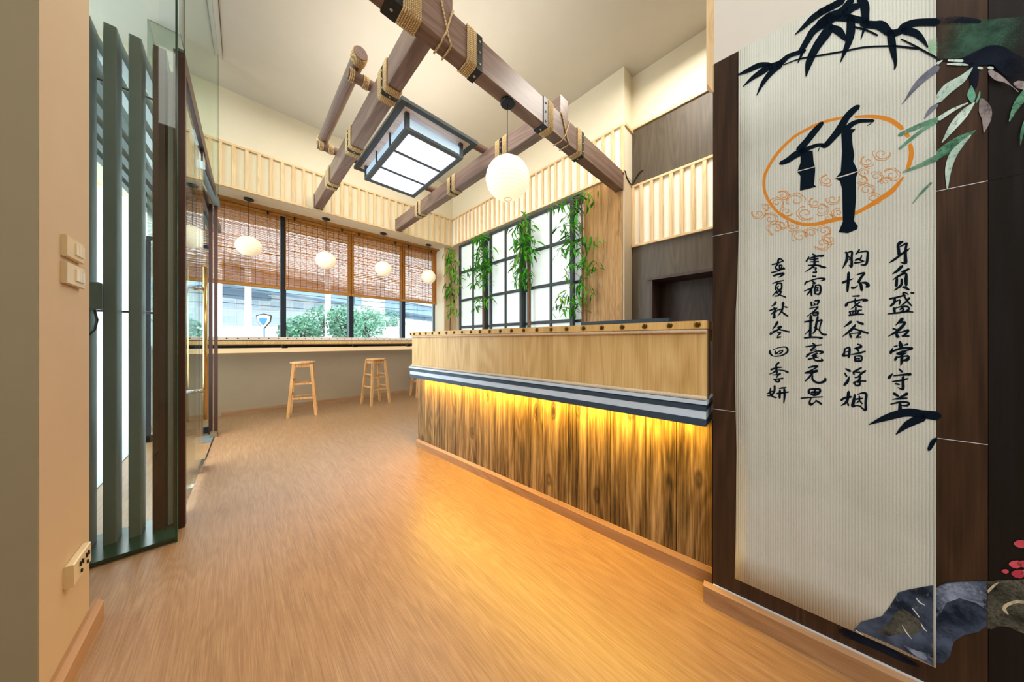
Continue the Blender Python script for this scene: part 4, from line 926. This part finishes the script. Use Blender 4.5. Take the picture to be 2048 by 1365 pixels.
CH = [
(A, '340,105,22 300,125,34 275,160,28 283,230,30 290,300,32;300,180,10 350,155,16 405,130,22 392,200,24 385,300,30 388,400,36 385,425,30 350,428,18 310,412,6;450,205,8 400,245,20 350,275,22 280,330,22 210,380,22 140,425,8'),
(A, '330,478,30 270,540,28 195,590,12;330,560,14 435,520,22;400,535,20 330,600,22 270,630,20 195,685,6;262,640,14 255,690,28 248,770,30;330,600,14 395,590,22 395,680,34 398,760,28;330,680,24 325,750,24 290,790,24 220,840,10;345,790,14 385,800,26 435,828,20'),
(A, '150,970,18 250,950,18 380,915,16;225,975,26 215,1030,26 165,1075,22;215,1030,10 295,985,14 300,1030,18 290,1060,8;430,905,10 390,880,14 350,885,18 370,930,18 420,1010,18 480,1075,14;445,960,22 380,1030,18 320,1070,8;475,880,18 510,882,18;215,1120,30 222,1170,24;215,1120,12 310,1090,14 400,1085,18 440,1110,18 420,1150,26 380,1160,14;310,1130,18 340,1110,18 355,1140,20 325,1160,12;120,1200,10 260,1185,18 400,1165,18 500,1172,12'),
(Bq, '335,-10,34 300,25,28 240,80,8;300,45,14 380,40,24 330,110,30 250,180,28 130,250,8;200,135,16 260,150,10;245,205,20 265,250,34 285,258,20;265,200,12 350,180,16 430,160,24 395,210,22 345,250,16;340,245,16 440,248,16'),
(Bq, '305,345,30 318,400,40 325,430,24;215,405,12 260,395,14;365,385,12 415,372,20;190,435,12 165,495,32;200,475,18 320,435,22 490,430,20 440,455,16 380,470,12;255,515,18 340,490,30 400,470,14;265,520,16 345,525,20 400,500,10;250,570,24 232,605,26;250,570,14 330,560,14 425,550,20 420,600,34 360,618,18 330,620,8;330,530,24 330,620,30 315,695,10'),
(Bq, '290,745,12 330,785,24;185,825,16 140,875,32;210,850,12 340,835,20 465,825,26 430,845,10;190,938,12 320,920,20 425,892,14;350,870,26 350,960,30 348,1045,30 310,1045,16 272,1025,6;235,970,16 290,980,18'),
(Bq, '215,1120,28 270,1155,24;405,1125,34 350,1155,22 290,1175,8;190,1208,8 300,1195,22 410,1190,14;165,1280,12 300,1250,22 400,1250,18 440,1270,22 410,1300,22 330,1300,10;305,1280,30 305,1380,40'),
(Cq, '165,125,14 190,130,24 195,200,30 180,270,28 120,380,8;195,130,10 270,110,22 268,200,24 265,345,28 225,325,8;220,190,14 245,210,12 230,240,14;390,80,18 360,125,20 330,155,8;360,130,8 440,110,14 520,110,20 522,200,26 505,300,26 460,325,18 415,318,8;430,170,10 410,215,18 350,230,12 325,250,16 390,235,14 460,265,12;345,225,8 430,260,14;320,290,22 400,285,12 470,262,10'),
(Cq, '220,455,30 215,560,32 205,680,28 200,745,20;130,605,28 190,580,22 295,545,8;355,480,10 420,460,20 475,455,20 430,510,26 385,580,26 360,600,10;385,600,24 415,640,30 430,720,32;275,690,26 315,690,20 365,655,8;430,605,12 500,615,30 530,655,40 500,675,16'),
(Cq, '285,825,14 390,820,20;215,920,12 180,970,34;200,930,18 330,900,18 450,880,20 520,890,22 450,905,12;325,870,18 325,940,18 360,975,20 430,998,16;400,920,14 340,965,18 300,1000,14 250,1035,6;235,1080,22 250,1110,14;290,1060,16 285,1110,14;335,1010,20 330,1110,20;385,1050,16 360,1100,18;240,1075,12 380,1055,14 430,1045,10;228,1132,18 340,1118,20 460,1115,12'),
(Cq, '250,1240,30 210,1275,24 145,1320,8;355,1230,12 400,1255,26 450,1272,24;325,1292,22 275,1351,30 210,1409,24 124,1473,6;308,1348,14 405,1381,20 530,1421,20;238,1433,18 255,1480,24;250,1428,10 372,1417,14 410,1414,22 365,1465,20 340,1492,14;345,1487,16 415,1482,16'),
(Dq, '150,365,18 140,430,20 125,465,26 200,465,14;160,360,12 215,345,20 222,400,24 210,485,26;150,415,8 200,405,12;345,295,14 385,305,16;300,360,16 410,325,20 360,360,14;330,365,22 360,400,16;245,450,10 340,435,20 455,405,16;300,480,16 310,545,26;310,475,12 395,475,20 405,520,20 385,550,20 310,550,14;330,515,14 370,510,14 360,535,12'),
(Dq, '165,668,14 225,700,26;150,735,14 175,780,20;215,790,12 190,860,30 145,910,24;395,655,18 330,690,20 285,720,24 290,755,14;320,720,12 380,720,14;460,700,20 400,740,22 350,790,16 305,800,14;385,790,20 370,830,26 350,870,20;290,880,24 350,855,14 465,855,16;380,870,20 370,915,22 320,920,16 295,890,14'),
(Dq, '100,1140,24 150,1110,22 240,1095,22;205,1025,30 195,1110,30 165,1180,26 95,1225,8;185,1170,12 205,1220,18;300,1065,18 285,1150,30 270,1230,32 320,1225,8;345,1055,10 430,1035,20 475,1060,26 465,1170,24 465,1290,26 420,1270,16 380,1240,6;320,1130,18 420,1115,12;370,1090,18 370,1150,16 320,1190,8;365,1140,14 410,1195,16;325,1225,14 400,1235,10'),
(Eq, '265,75,18 300,100,24;195,120,12 155,190,22;190,150,14 310,115,20 445,95,20 400,120,10;215,170,14 350,150,16;290,130,22 290,250,28;225,205,12 355,200,16;185,262,10 300,262,20 400,265,10;300,255,24 220,320,18 130,375,4;340,262,14 420,290,22 475,300,22;275,305,16 325,310,14 300,335,16;270,385,18 325,380,16 300,340,10'),
(Eq, '260,450,16 310,450,14;155,535,14 125,590,18;135,560,14 270,510,16 380,485,16 470,495,20 430,520,14 395,530,6;250,535,14 300,570,20 250,580,6 320,560,8;120,700,12 240,655,18 270,640,8;265,610,22 225,690,22 165,765,16;235,690,24 240,780,18;310,610,20 295,680,22 300,750,18;305,605,12 380,605,20 395,680,22 370,755,22 300,745,12;325,640,12 355,650,14 325,680,10 360,690,12 320,705,10'),
(Eq, '235,895,20 240,950,22;300,870,18 360,865,22 355,900,22 330,940,14;280,905,14 300,940,16 250,945,10;210,1000,12 350,970,14;345,985,20 280,1050,18 160,1140,4;270,1075,20 270,1120,12 340,1115,14;280,1070,12 345,1065,22 345,1110,20;290,1095,10 335,1090,10'),
(Fq, '115,-46,16 245,-68,20;215,-132,30 210,0,26 205,180,30;200,80,18 120,155,8;325,-127,22 300,0,24 290,80,24 250,140,12;310,-48,14 388,-76,20 370,-10,16 355,90,16 400,150,20 460,160,20;270,40,14 340,85,14;115,210,18 260,200,18 400,210,16 350,225,10'),
(Fq, '245,300,14 280,320,16;135,352,14 270,335,14 385,322,14;290,350,18 220,400,20 225,420,14;210,415,14 300,400,10;200,460,20 145,510,20;150,480,14 260,440,14 330,420,16 410,440,22 350,465,8;310,460,22 250,490,16 230,500,12 310,500,18 250,520,12;180,555,20 280,530,12 335,520,8;265,470,14 265,550,16 310,578,18 400,575,20 385,550,14'),
(Fq, '180,690,14 250,670,20 320,668,22 260,710,14 125,775,18;125,775,14 220,760,30 325,740,26 250,760,14;250,760,26 200,830,22 125,905,12;245,820,14 240,870,22 290,920,22 370,930,24 440,900,28 445,865,24'),
(Fq, '180,1050,22 185,1095,26;190,1035,14 290,1030,20 360,1040,22 345,1095,26 270,1130,24 200,1105,12;280,1040,20 275,1110,24;230,1085,24 330,1078,16;60,1180,14 220,1168,14 400,1158,12;220,1175,14 195,1240,20 215,1280,28 285,1240,10 300,1220,18 380,1270,22'),
(Gq, '375,115,20 340,80,16 300,75,22 285,120,24 280,150,18;175,178,14 270,155,18 375,110,12;290,160,16 235,230,22 290,270,16 345,230,16 350,190,16 300,190,12;310,190,20 310,290,16;165,325,16 290,290,16 400,235,24 350,260,14 405,255,14;205,380,24 300,350,24 385,340,26 350,380,20 290,410,4'),
(Gq, '185,520,12 280,490,18 380,468,14;270,520,16 240,580,20 240,630,20;260,530,12 340,520,20 345,610,20 300,640,24 265,600,12 290,570,16;260,660,20 180,750,10;240,690,14 340,665,22 290,740,18 220,750,14;250,690,10 330,735,16 420,770,16'),
(Gq, '240,865,30 210,910,22 165,935,8;120,1020,14 200,990,20 265,970,14;200,950,10 235,1000,30 215,1060,24 215,1140,30 185,1130,10;200,1040,14 165,1080,14;250,1040,12 280,1000,10;375,880,34 370,950,24 350,1020,22 280,1115,8;305,1000,20 360,985,12;400,945,14 445,955,18;355,1040,16 410,1085,22 460,1115,16'),
(Hq, '240,-40,28 210,10,24 160,75,6;240,40,10 300,30,22 240,85,20 180,120,16 130,155,12 125,130,8 200,90,8;245,75,14 330,90,14 430,115,16;245,125,14 295,130,14 260,160,16 240,190,10;240,205,18 290,195,16'),
(Hq, '120,410,12 120,450,24 155,495,14;170,400,8 270,365,10 370,358,14 405,400,20 385,450,18 300,495,14 200,505,12 160,495,6;205,425,14 215,465,20 270,425,10 325,410,14 300,450,14 245,475,8'),
(Hq, '260,610,20 230,635,20 205,665,8;140,720,20 230,690,18 310,682,12;220,660,20 230,770,26;230,720,20 170,770,14 105,795,6;260,725,10 340,735,14 405,760,22;165,805,10 230,800,14 290,785,14 240,820,14 230,845,14;185,880,16 250,870,14 325,862,18;270,870,14 265,910,20 230,915,18 200,890,14'),
(Hq, '130,1020,14 125,1100,22 160,1150,18 220,1172,16;195,985,22 190,1070,20 140,1130,20 75,1145,8;75,1110,14 140,1075,14 200,1060,10;270,1022,12 320,1015,18 375,1010,14;235,1105,18 310,1095,20 415,1080,14;280,1060,24 275,1170,24;350,1040,24 355,1130,24 342,1255,12'),
]
for (ox, oy, sc), txt in CH: writing('written_character', txt, ox, oy, sc, TP, M['navy'], bn, 1.6, 1.4)
# emblem
def polyon(pts, ox, oy, sc, t, name, mat, parent):
    m = MB(FC); q = []
    for x, y in pts:
        s, _, z = on_t(ox+x*sc, oy+y*sc, t); q.append((t, s, z))
    m.poly(q); return m.build(name, mat, parent)
ring = '1711,234,5 1740,233,7 1766,236,9 1785,243,10 1803,256,10;1813,270,10 1815,271,10;1821,291,9 1822.5,311,10 1816,335,8 1812,340,3;1806,355,4 1785,381,10 1759,399,9 1735,414,8 1715,425,7 1700,431,7;1684,437,7 1656,443,8 1627,449,7 1598,447,6.5 1565,432,6 1543,410,6 1530,385,6 1528,359,6 1535.5,337,6 1554,308,6 1583,278,5.5 1612,260,5.5 1645,245,5.5 1689,234.5,5.5'
writing('orange_ring', ring, 0, 0, 1, TP+0.0007, M['orange'], bn)
m = MB(FC); cl_ = []
for x, y, r_ in ((230,745,95),(430,835,105),(550,560,95),(650,430,80),(870,520,130),(1040,740,125),(710,710,90),(1300,680,105),(1190,560,85),(1500,500,95),(1590,740,90),(940,1140,115),(1130,1080,95),(1350,1040,90),(640,930,85),(540,1000,130),(1320,1250,125),(1450,1180,100),(1400,180,100),(340,640,60),(1420,820,70),(800,960,90)):
    cl_.append((1490+x*0.11723, 340+y*0.11723, r_*0.11723))
for x, y, r_ in ((250,560,52),(380,490,64),(230,660,45),(470,680,62),(240,820,60),(330,700,50),(420,740,40),(300,900,60),(200,730,40)): cl_.append((1680+x*0.2198, 200+y*0.2198, r_*0.2198))
for i, (x, y, r_) in enumerate(cl_):
    a0 = R.uniform(0, 6.28); sg = R.choice((-1, 1)); st = []
    for k in range(15):
        a = a0+sg*k*0.55; q = r_*(1-k/17.0); st.append((x+1.15*q*math.cos(a), y+0.85*q*math.sin(a), 1.1))
    brush(m, st, 0, 0, 1, TP+0.0004, 0.7)
    st = [(x+1.25*r_*math.cos(a0+sg*u*0.35)*(1+0.07*math.sin(u*2.1)), y+0.95*r_*math.sin(a0+sg*u*0.35)*(1+0.07*math.sin(u*2.1)), 1.1) for u in range(12)]
    brush(m, st, 0, 0, 1, TP+0.0004, 0.7)
m.build('cloud_lines', M['orange'], bn, kind='stuff')
E3 = (1540, 200, 240/1170)
em = '855,68,50 800,112,62 740,180,66 690,270,76 620,360,62 545,440,50 505,450,30;505,230,40 440,300,60 360,400,62 285,490,64 330,500,60;110,615,40 170,590,52 250,535,66 330,500,60;320,495,50 400,462,40 470,440,34 540,440,34;740,290,60 800,235,48 880,205,38 1005,203,30;480,470,8 470,500,8;990,225,8 950,250,6'
writing('emblem_brushwork', em, *E3, TP-0.0003, M['navy'], bn)
polyon([(300, 500), (415, 495), (425, 600), (440, 655), (440, 700), (430, 830), (455, 845), (370, 868), (293, 885), (298, 740), (265, 700), (298, 610)], *E3, TP-0.0002, 'emblem_brushwork', M['navy'], bn)
polyon([(695, 330), (715, 285), (835, 283), (800, 330), (800, 400), (822, 540), (812, 600), (860, 700), (838, 760), (840, 950), (820, 1180), (858, 1230), (850, 1262), (760, 1300), (668, 1290), (710, 1190), (705, 870), (682, 790), (635, 768), (690, 700), (705, 500)], *E3, TP-0.0002, 'emblem_brushwork', M['navy'], bn)
writing('emblem_gap', '265,697,7 350,676,8 445,650,6;630,765,7 750,732,12 862,694,7', *E3, TP-0.0005, M['linen'], bn)
# painted bamboo branch, dark part
bA = (1460, 0, 200/1365); bB = (1640, 0, 240/1638); bC = (1450, 450, 450/1365); bD = (1800, 0, 248/677)
TM = TB-0.0020
writing('painted_branch', '112,1022,20 250,960,60 400,890,70 530,875,50;175,1185,8 300,1070,50 430,980,80 540,900,90;365,1300,10 450,1130,55 560,990,75 680,880,90;540,915,90 680,865,80 800,765,60 930,720,60 1010,690,60;960,710,70 1050,560,85 1130,430,95 1250,330,110 1365,240,120;930,850,16 980,740,40;1040,1035,20 1080,850,95 1180,640,110 1300,470,130 1365,380,120;890,470,10 1000,370,50 1150,230,85 1365,90,80;730,885,12 900,820,18 1050,785,25 1365,735,25', *bA, TM, M['navy'], bn)
writing('painted_branch', '0,170,90 150,95,90 300,10,90;0,340,130 150,240,150 300,150,100 430,0,90;330,200,100 430,110,100 520,80,80;560,-20,130 610,80,130 620,200,110 620,330,110;200,250,70 350,240,110 480,260,100 620,290,90;120,370,60 250,420,120 340,530,60;420,250,110 420,430,120 390,580,90 340,700,60 280,850,10;600,330,110 750,340,110 850,360,150 960,450,110 1080,430,90 1150,370,110 1300,310,100 1590,300,110;960,450,100 980,560,110 1000,700,90 1030,850,50 1020,940,20;1150,420,100 1300,450,110 1400,540,70 1470,640,20;600,400,40 560,535,8;480,370,30 600,400,30 700,440,30 780,480,30;0,755,25 320,700,25 600,645,25 900,630,25 1050,630,30 1300,660,30 1365,660,20;1110,535,20 1300,630,30 1590,790,30', *bB, TM, M['navy'], bn)
writing('painted_branch', '875,1212,6 980,1170,40 1100,1140,50 1200,1150,50 1285,1160,55;1040,1270,8 1110,1210,45 1200,1170,50;1240,1362,24 1262,1320,30 1280,1300,20', *bC, TM, M['navy'], bn)
writing('painted_leaf', '1585,935,100 1400,1080,90 1270,1220,60 1170,1360,20 1120,1420,8', *bB, TM, M['p_grey'], bn)
mu = thing('wall_mural', 'hand painted bamboo branch, pale leaves, blue rock and pink blossom on the dark wood wall', 'mural', ST(-0.6, 1.45, 0.2), PH)
TW = 1.4535; bE = (1690, 1140, 358/1345)
writing('painted_leaf', '200,575,18 170,600,26 135,645,6', *bD, TM, M['p_grey'], bn)
writing('painted_leaf', '200,650,20 100,690,25 0,735,20;200,665,14 110,720,20 0,810,14', *bD, TM, M['p_green'], bn)
writing('painted_leaf', '200,862,34 130,895,25 20,940,10', *bD, TM, M['p_green'], bn)
writing('painted_leaf', '170,1000,12 120,1050,14 70,1110,5', *bD, TM, M['p_green'], bn)
polyon([(150, 215), (204, 200), (204, 318), (180, 300), (150, 265)], *bD, TM+0.0003, 'painted_haze', painted('banner_green_wash', '#7FBF92', '#A8D0AE', 0.0, 0.2, 200, alpha=0.8, fall=True), bn)
def hz(pts, mat, t=TW, name='painted_haze'): return polyon(pts, *bD, t, name, M[mat], mu)
hz([(207, 120), (330, 110), (500, 105), (677, 90), (677, 300), (540, 310), (400, 325), (207, 318)], 'p_haze')
writing('painted_branch', '207,112,36 330,108,36 430,116,24;207,325,14 330,330,26 420,320,80 520,300,110 600,350,130 677,390,130;400,370,60 405,430,50 400,480,36', *bD, TW-0.0004, M['p_navy'], mu)
writing('painted_leaf', '265,330,10 340,332,14;258,350,6 320,350,16 372,355,6;430,370,14 446,372,14;486,370,16 504,372,16;207,345,16 230,330,6', *bD, TW-0.0008, M['p_white'], mu)
writing('painted_leaf', '395,370,6 340,430,40 260,485,55 207,545,40', *bD, TW-0.0008, M['p_white'], mu)
writing('painted_leaf', '390,475,14 390,520,46 396,560,14;436,500,6 430,530,12 415,560,8', *bD, TW-0.0008, M['p_teal'], mu)
writing('painted_leaf', '370,562,6 290,600,18 214,648,24', *bD, TW-0.0008, M['p_white'], mu)
writing('painted_leaf', '405,562,8 350,620,44 290,690,40 230,778,5', *bD, TW-0.0010, M['p_white'], mu)
writing('painted_leaf', '450,556,40 465,600,70 472,650,52 458,722,5', *bD, TW-0.0008, M['p_pinkgrey'], mu)
writing('painted_leaf', '412,712,5 330,762,42 260,812,56 209,846,44', *bD, TW-0.0008, M['p_green'], mu)
writing('painted_leaf', '385,740,8 300,830,38 265,920,36 258,1028,8', *bD, TW-0.0010, M['p_white'], mu)
writing('painted_leaf', '640,460,40 690,470,50', *bD, TW-0.0006, M['p_pinkgrey'], mu)
writing('painted_leaf', '495,395,30 530,420,40 570,440,20 610,470,4 645,500,6', *bD, TW-0.0006, M['p_pinkgrey'], mu)
writing('painted_leaf', '700,500,50 640,570,40 597,662,6', *bD, TW-0.0006, M['p_green'], mu)
writing('painted_leaf', '700,640,30 668,720,20 658,790,5', *bD, TW-0.0006, M['p_green'], mu)
# rock at the foot
def rk(pts, mat, t, parent, name='painted_rock'): return polyon(pts, *bE, t, name, M[mat], parent)
rk([(60, 462), (120, 395), (280, 350), (340, 270), (400, 172), (480, 150), (560, 135), (664, 118), (664, 728), (560, 672), (420, 600), (250, 525), (120, 470)], 'p_rock', TM, bn)
rk([(230, 470), (330, 400), (380, 320), (430, 290), (480, 320), (560, 380), (580, 440), (520, 500), (430, 480), (330, 500)], 'p_rock_o', TM-0.0004, bn)
rk([(430, 560), (540, 610), (664, 640), (664, 728), (540, 660)], 'p_rock_l', TM-0.0004, bn)
writing('painted_highlight', '535,215,6 560,245,10 600,268,5;505,290,5 530,320,8 560,360,5;570,400,4 590,440,10 615,465,4;430,420,4 460,470,8 500,520,4;80,455,6 130,490,6', *bE, TM-0.0008, M['white'], bn)
rk([(668, 150), (700, 130), (760, 98), (860, 92), (1064, 85), (1064, 425), (1000, 470), (900, 490), (820, 540), (800, 600), (790, 650), (740, 705), (668, 700)], 'p_rock', TW-0.0002, mu)
rk([(668, 150), (720, 115), (860, 95), (1064, 85), (1064, 300), (980, 250), (860, 215), (760, 250), (720, 330), (668, 380)], 'p_rock_l', TW-0.0006, mu)
rk([(1068, 90), (1150, 82), (1240, 80), (1370, 70), (1370, 490), (1290, 460), (1230, 428), (1160, 425), (1100, 450), (1068, 445)], 'p_rock_o', 1.4585, mu)  # olive tone carries the changed light onto the rock past the corner
writing('painted_highlight', '1225,335,10 1195,290,30 1230,260,26 1300,240,24 1380,255,20;1075,165,20 1120,120,20 1150,100,8', *bE, 1.4580, M['p_cream'], mu)
for x, y, q in ((2040, 1088, 22), (2046, 1128, 20), (2030, 1129, 22), (2010, 1143, 12), (2036, 1148, 24), (2052, 1146, 20)):
    writing('painted_petal', '%f,%f,%f %f,%f,%f' % (x-q*0.25, y, q*0.6, x+q*0.25, y+1, q*0.75), 0, 0, 1, 1.4582, M['p_pink'], mu)
writing('painted_branch', '-20,470,60 120,520,70 300,600,60 470,690,40 560,730,10', *bE, TW-0.0003, M['p_navy'], mu)

# ================================================================== outdoors
def flat(name, label, cat, m, mat): return tag(m.build(name, mat), label, cat)
struct(B(-40, 90, 7.0, 120, -0.35, -0.15).build('street', M['road'])); struct(B(-40, -0.76, 2.3, 7.0, -0.30, -0.10).build('pavement', M['road']))
# overpass: two girders under one deck
cd = lambda lat, dep: (_F[0]*dep+_R[0]*lat, _F[1]*dep+_R[1]*lat)
p1 = cd(-30.8, 30.2); p2 = cd(-18.2, 74.5); dx, dy = p2[0]-p1[0], p2[1]-p1[1]; l = math.hypot(dx, dy); dx /= l; dy /= l; nx, ny = dy, -dx
ov = thing('overpass', 'long grey concrete overpass seen through the windows, crossing above the street', 'overpass', (p1[0], p1[1], 0))
def gird(o0, o1, z0, z1, name, mat):
    for k in range(13):
        a = -60+k*14; c = a+13.85
        q = [(p1[0]+dx*u+nx*o, p1[1]+dy*u+ny*o) for u, o in ((a, o0), (c, o0), (c, o1), (a, o1))]
        MB().hexa([(x, y, z0) for x, y in q], [(x, y, z1) for x, y in q]).build(name, M[mat], ov)
gird(-2.0, 0.0, 6.0, 7.3, 'girder', 'concrete'); gird(5.5, 7.5, 6.0, 7.6, 'girder', 'concrete')
gird(-3.5, 8.6, 7.7, 8.5, 'deck', 'concrete_l')
for k in range(4):
    a = -10+k*38; x, y = p1[0]+dx*a-nx*1.0, p1[1]+dy*a-ny*1.0
    CB(x-0.8, x+0.8, y-0.8, y+0.8, -0.15, 6.0, c=0.1).build('pier', M['concrete_l'], ov)
def building(label, c, wdt, dep, h, rows, cols, mat, ang=0):
    r = thing('street_building', label, 'building', (c[0], c[1], -0.15), ang)
    ca, sa = math.cos(ang), math.sin(ang); xf = lambda x, y, z: (c[0]+x*ca-y*sa, c[1]+x*sa+y*ca, z)
    B(-wdt/2, wdt/2, 0, dep, -0.15, h, xf).build('wall', M[mat], r)
    for i in range(rows):
        z = 1.2+i*(h-1.4)/rows
        B(-wdt/2, wdt/2, -0.25, 0, z-0.35, z-0.2, xf).build('ledge', M['bldg'], r)
        for j in range(cols):
            x = -wdt/2+(j+0.5)*wdt/cols; ww = wdt/cols*0.30
            f = B(x-ww, x+ww, -0.06, 0, z, z+(h-1.4)/rows*0.55, xf).build('window', M['bldg'], r)
            B(x-ww*0.85, x-0.03, -0.08, -0.06, z+0.08, z+(h-1.4)/rows*0.5, xf).build('pane', M['bglass'], f)
            B(x+0.03, x+ww*0.85, -0.08, -0.06, z+0.08, z+(h-1.4)/rows*0.5, xf).build('pane', M['bglass'], f)
    return r
building('pale building with rows of windows across the street, seen by the leftmost window', cd(-27, 36), 20, 8, 9, 4, 9, 'bldg2', math.radians(-20))
building('pale low building far off beneath the overpass, seen by the right windows', cd(-10, 47), 13, 5, 3.8, 2, 6, 'bldg', math.radians(-30))
building('white shop building across the lane, seen between the steel fins', (-5.2, 13.9), 9.5, 6, 9, 4, 5, 'bldg', 0)
r = thing('street_wall', 'low grey concrete wall across the street under the sign', 'wall', (4, 20, -0.15))
a_, b_ = cd(-26, 24), cd(-9.5, 24)
for k in range(6):
    u0, u1 = k/6, (k+0.985)/6; q0 = (a_[0]+(b_[0]-a_[0])*u0, a_[1]+(b_[1]-a_[1])*u0); q1 = (a_[0]+(b_[0]-a_[0])*u1, a_[1]+(b_[1]-a_[1])*u1)
    MB().hexa([(q0[0], q0[1], -.15), (q1[0], q1[1], -.15), (q1[0], q1[1]+.25, -.15), (q0[0], q0[1]+.25, -.15)], [(q0[0], q0[1], 2.3), (q1[0], q1[1], 2.3), (q1[0], q1[1]+.25, 2.3), (q0[0], q0[1]+.25, 2.3)]).build('panel', M['concrete_l'], r)
def pole(label, c, h):
    r = thing('utility_pole', label, 'pole', (c[0], c[1], -0.15))
    MB().tube([(c[0], c[1], -0.15), (c[0], c[1], h)], [0.20, 0.15], 10).build('shaft', M['concrete_l'], r)
    MB().tube([(c[0]-0.2, c[1], h), (c[0]+0.2, c[1], h)], 0.12, 8).build('cap', M['concrete'], r)
pole('pale concrete utility pole outside the leftmost window', cd(-17.6, 19), 8)
pole('pale concrete utility pole outside the second window', cd(-12.6, 19.5), 8)
for i, (z0, z1, dd) in enumerate(((5.2, 4.2, 19), (4.6, 3.9, 18.5), (4.1, 3.2, 19.5))):
    a = cd(-24, dd); b2 = cd(12, dd+20)
    MB2 = MB().tube([(a[0]+(b2[0]-a[0])*k/10, a[1]+(b2[1]-a[1])*k/10, z0+(z1-z0)*k/10-1.2*(k/10)*(1-k/10)) for k in range(11)], 0.025, 5)
    tag(MB2.build('overhead_wire', M['black']), ['highest overhead wire outside the windows', 'middle overhead wire outside the windows', 'lowest overhead wire outside the windows'][i], 'wire')
# shield sign
sg = thing('shield_sign', 'small blue and white shield-shaped sign on a pole outside the leftmost window', 'sign', (*cd(-13.3, 15.3), -0.15))
c = cd(-13.3, 15.3); nxs, nys = -_F[0], -_F[1]
def sh(sc, off, mat, name):
    o = [(-0.42, 0.32), (-0.2, 0.38), (0, 0.42), (0.2, 0.38), (0.42, 0.32), (0.36, -0.02), (0, -0.42), (-0.36, -0.02)]
    m = MB(); k = len(o)
    for e in (0.0, 0.03):
        for u, v in o: m.v.append((c[0]+_R[0]*u*sc+nxs*(off+e), c[1]+_R[1]*u*sc+nys*(off+e), 2.15+v*sc))
    for j in range(k): m.f.append((j, (j+1) % k, k+(j+1) % k, k+j))
    m.f.append(tuple(range(k))); m.f.append(tuple(range(k, 2*k))); m.build(name, M[mat], sg)
M['signblue'] = plain('sign_blue', '#3E86C8', 0.5)
sh(1.0, 0, 'black', 'border'); sh(0.86, 0.031, 'bldg', 'face'); sh(0.5, 0.062, 'signblue', 'emblem')
MB().tube([(c[0], c[1], -0.15), (c[0], c[1], 2.2)], 0.04, 8).build('post', M['concrete'], sg)
# trees
def tree(label, c, h, rr, n, seed):
    q = random.Random(seed); r = thing('street_tree', label, 'tree', (c[0], c[1], -0.15), 0, 'trees outside the windows')
    MB().tube([(c[0], c[1], -0.15), (c[0]+0.1, c[1], h*0.4), (c[0]-0.1, c[1]+0.1, h*0.75)], [0.16, 0.12, 0.05], 8).build('trunk', M['trunk'], r)
    for k in range(5):
        a = q.uniform(0, 6.28); MB().tube([(c[0], c[1], h*0.4), (c[0]+math.cos(a)*rr*0.7, c[1]+math.sin(a)*rr*0.7, h*q.uniform(0.6, 0.9))], [0.06, 0.02], 5).build('branch', M['trunk'], r)
    m = MB()
    for k in range(n):
        a, b2, d = q.uniform(0, 6.28), q.uniform(-1, 1), q.random()**0.4
        ct = (c[0]+rr*d*math.cos(a)*math.sqrt(1-b2*b2), c[1]+rr*d*math.sin(a)*math.sqrt(1-b2*b2), h*0.66+h*0.36*d*b2)
        u = Vector((q.gauss(0, 1), q.gauss(0, 1), q.gauss(0, 1))).normalized()*0.12; v = u.orthogonal().normalized()*0.07
        ct = Vector(ct); m.quad(tuple(ct-u), tuple(ct+v), tuple(ct+u), tuple(ct-v))
    m.build('foliage', M['tree'], r, kind='stuff')
for i, (px, dep, h, rr) in enumerate(((600, 15.5, 2.4, 1.0), (650, 21, 3.7, 1.5), (690, 16.5, 3.2, 1.0), (733, 20, 3.5, 1.3), (775, 27, 4.0, 1.7), (378, 15, 2.4, 0.9))):
    tree(['low bushy tree left in the second window', 'round leafy tree centred in the second window', 'slim tree right in the second window', 'leafy tree left in the third window', 'loose tree right in the third window', 'small bushy tree seen through the glass door'][i], cd((px-1024)/570*dep, dep), h, rr, 900, i)
aw = thing('shop_awning', 'orange striped awning on the white building, seen between the fins', 'awning', (-3.6, 13.2, 5.0))
for k in range(12):
    x = -7.0+0.5*k
    MB().hexa([(x, 12.3, 5.0), (x+.49, 12.3, 5.0), (x+.49, 13.5, 5.6), (x, 13.5, 5.6)], [(x, 12.3, 5.05), (x+.49, 12.3, 5.05), (x+.49, 13.5, 5.65), (x, 13.5, 5.65)]).build('panel', M['awning'], aw)
print('OBJS', len(bpy.data.objects))
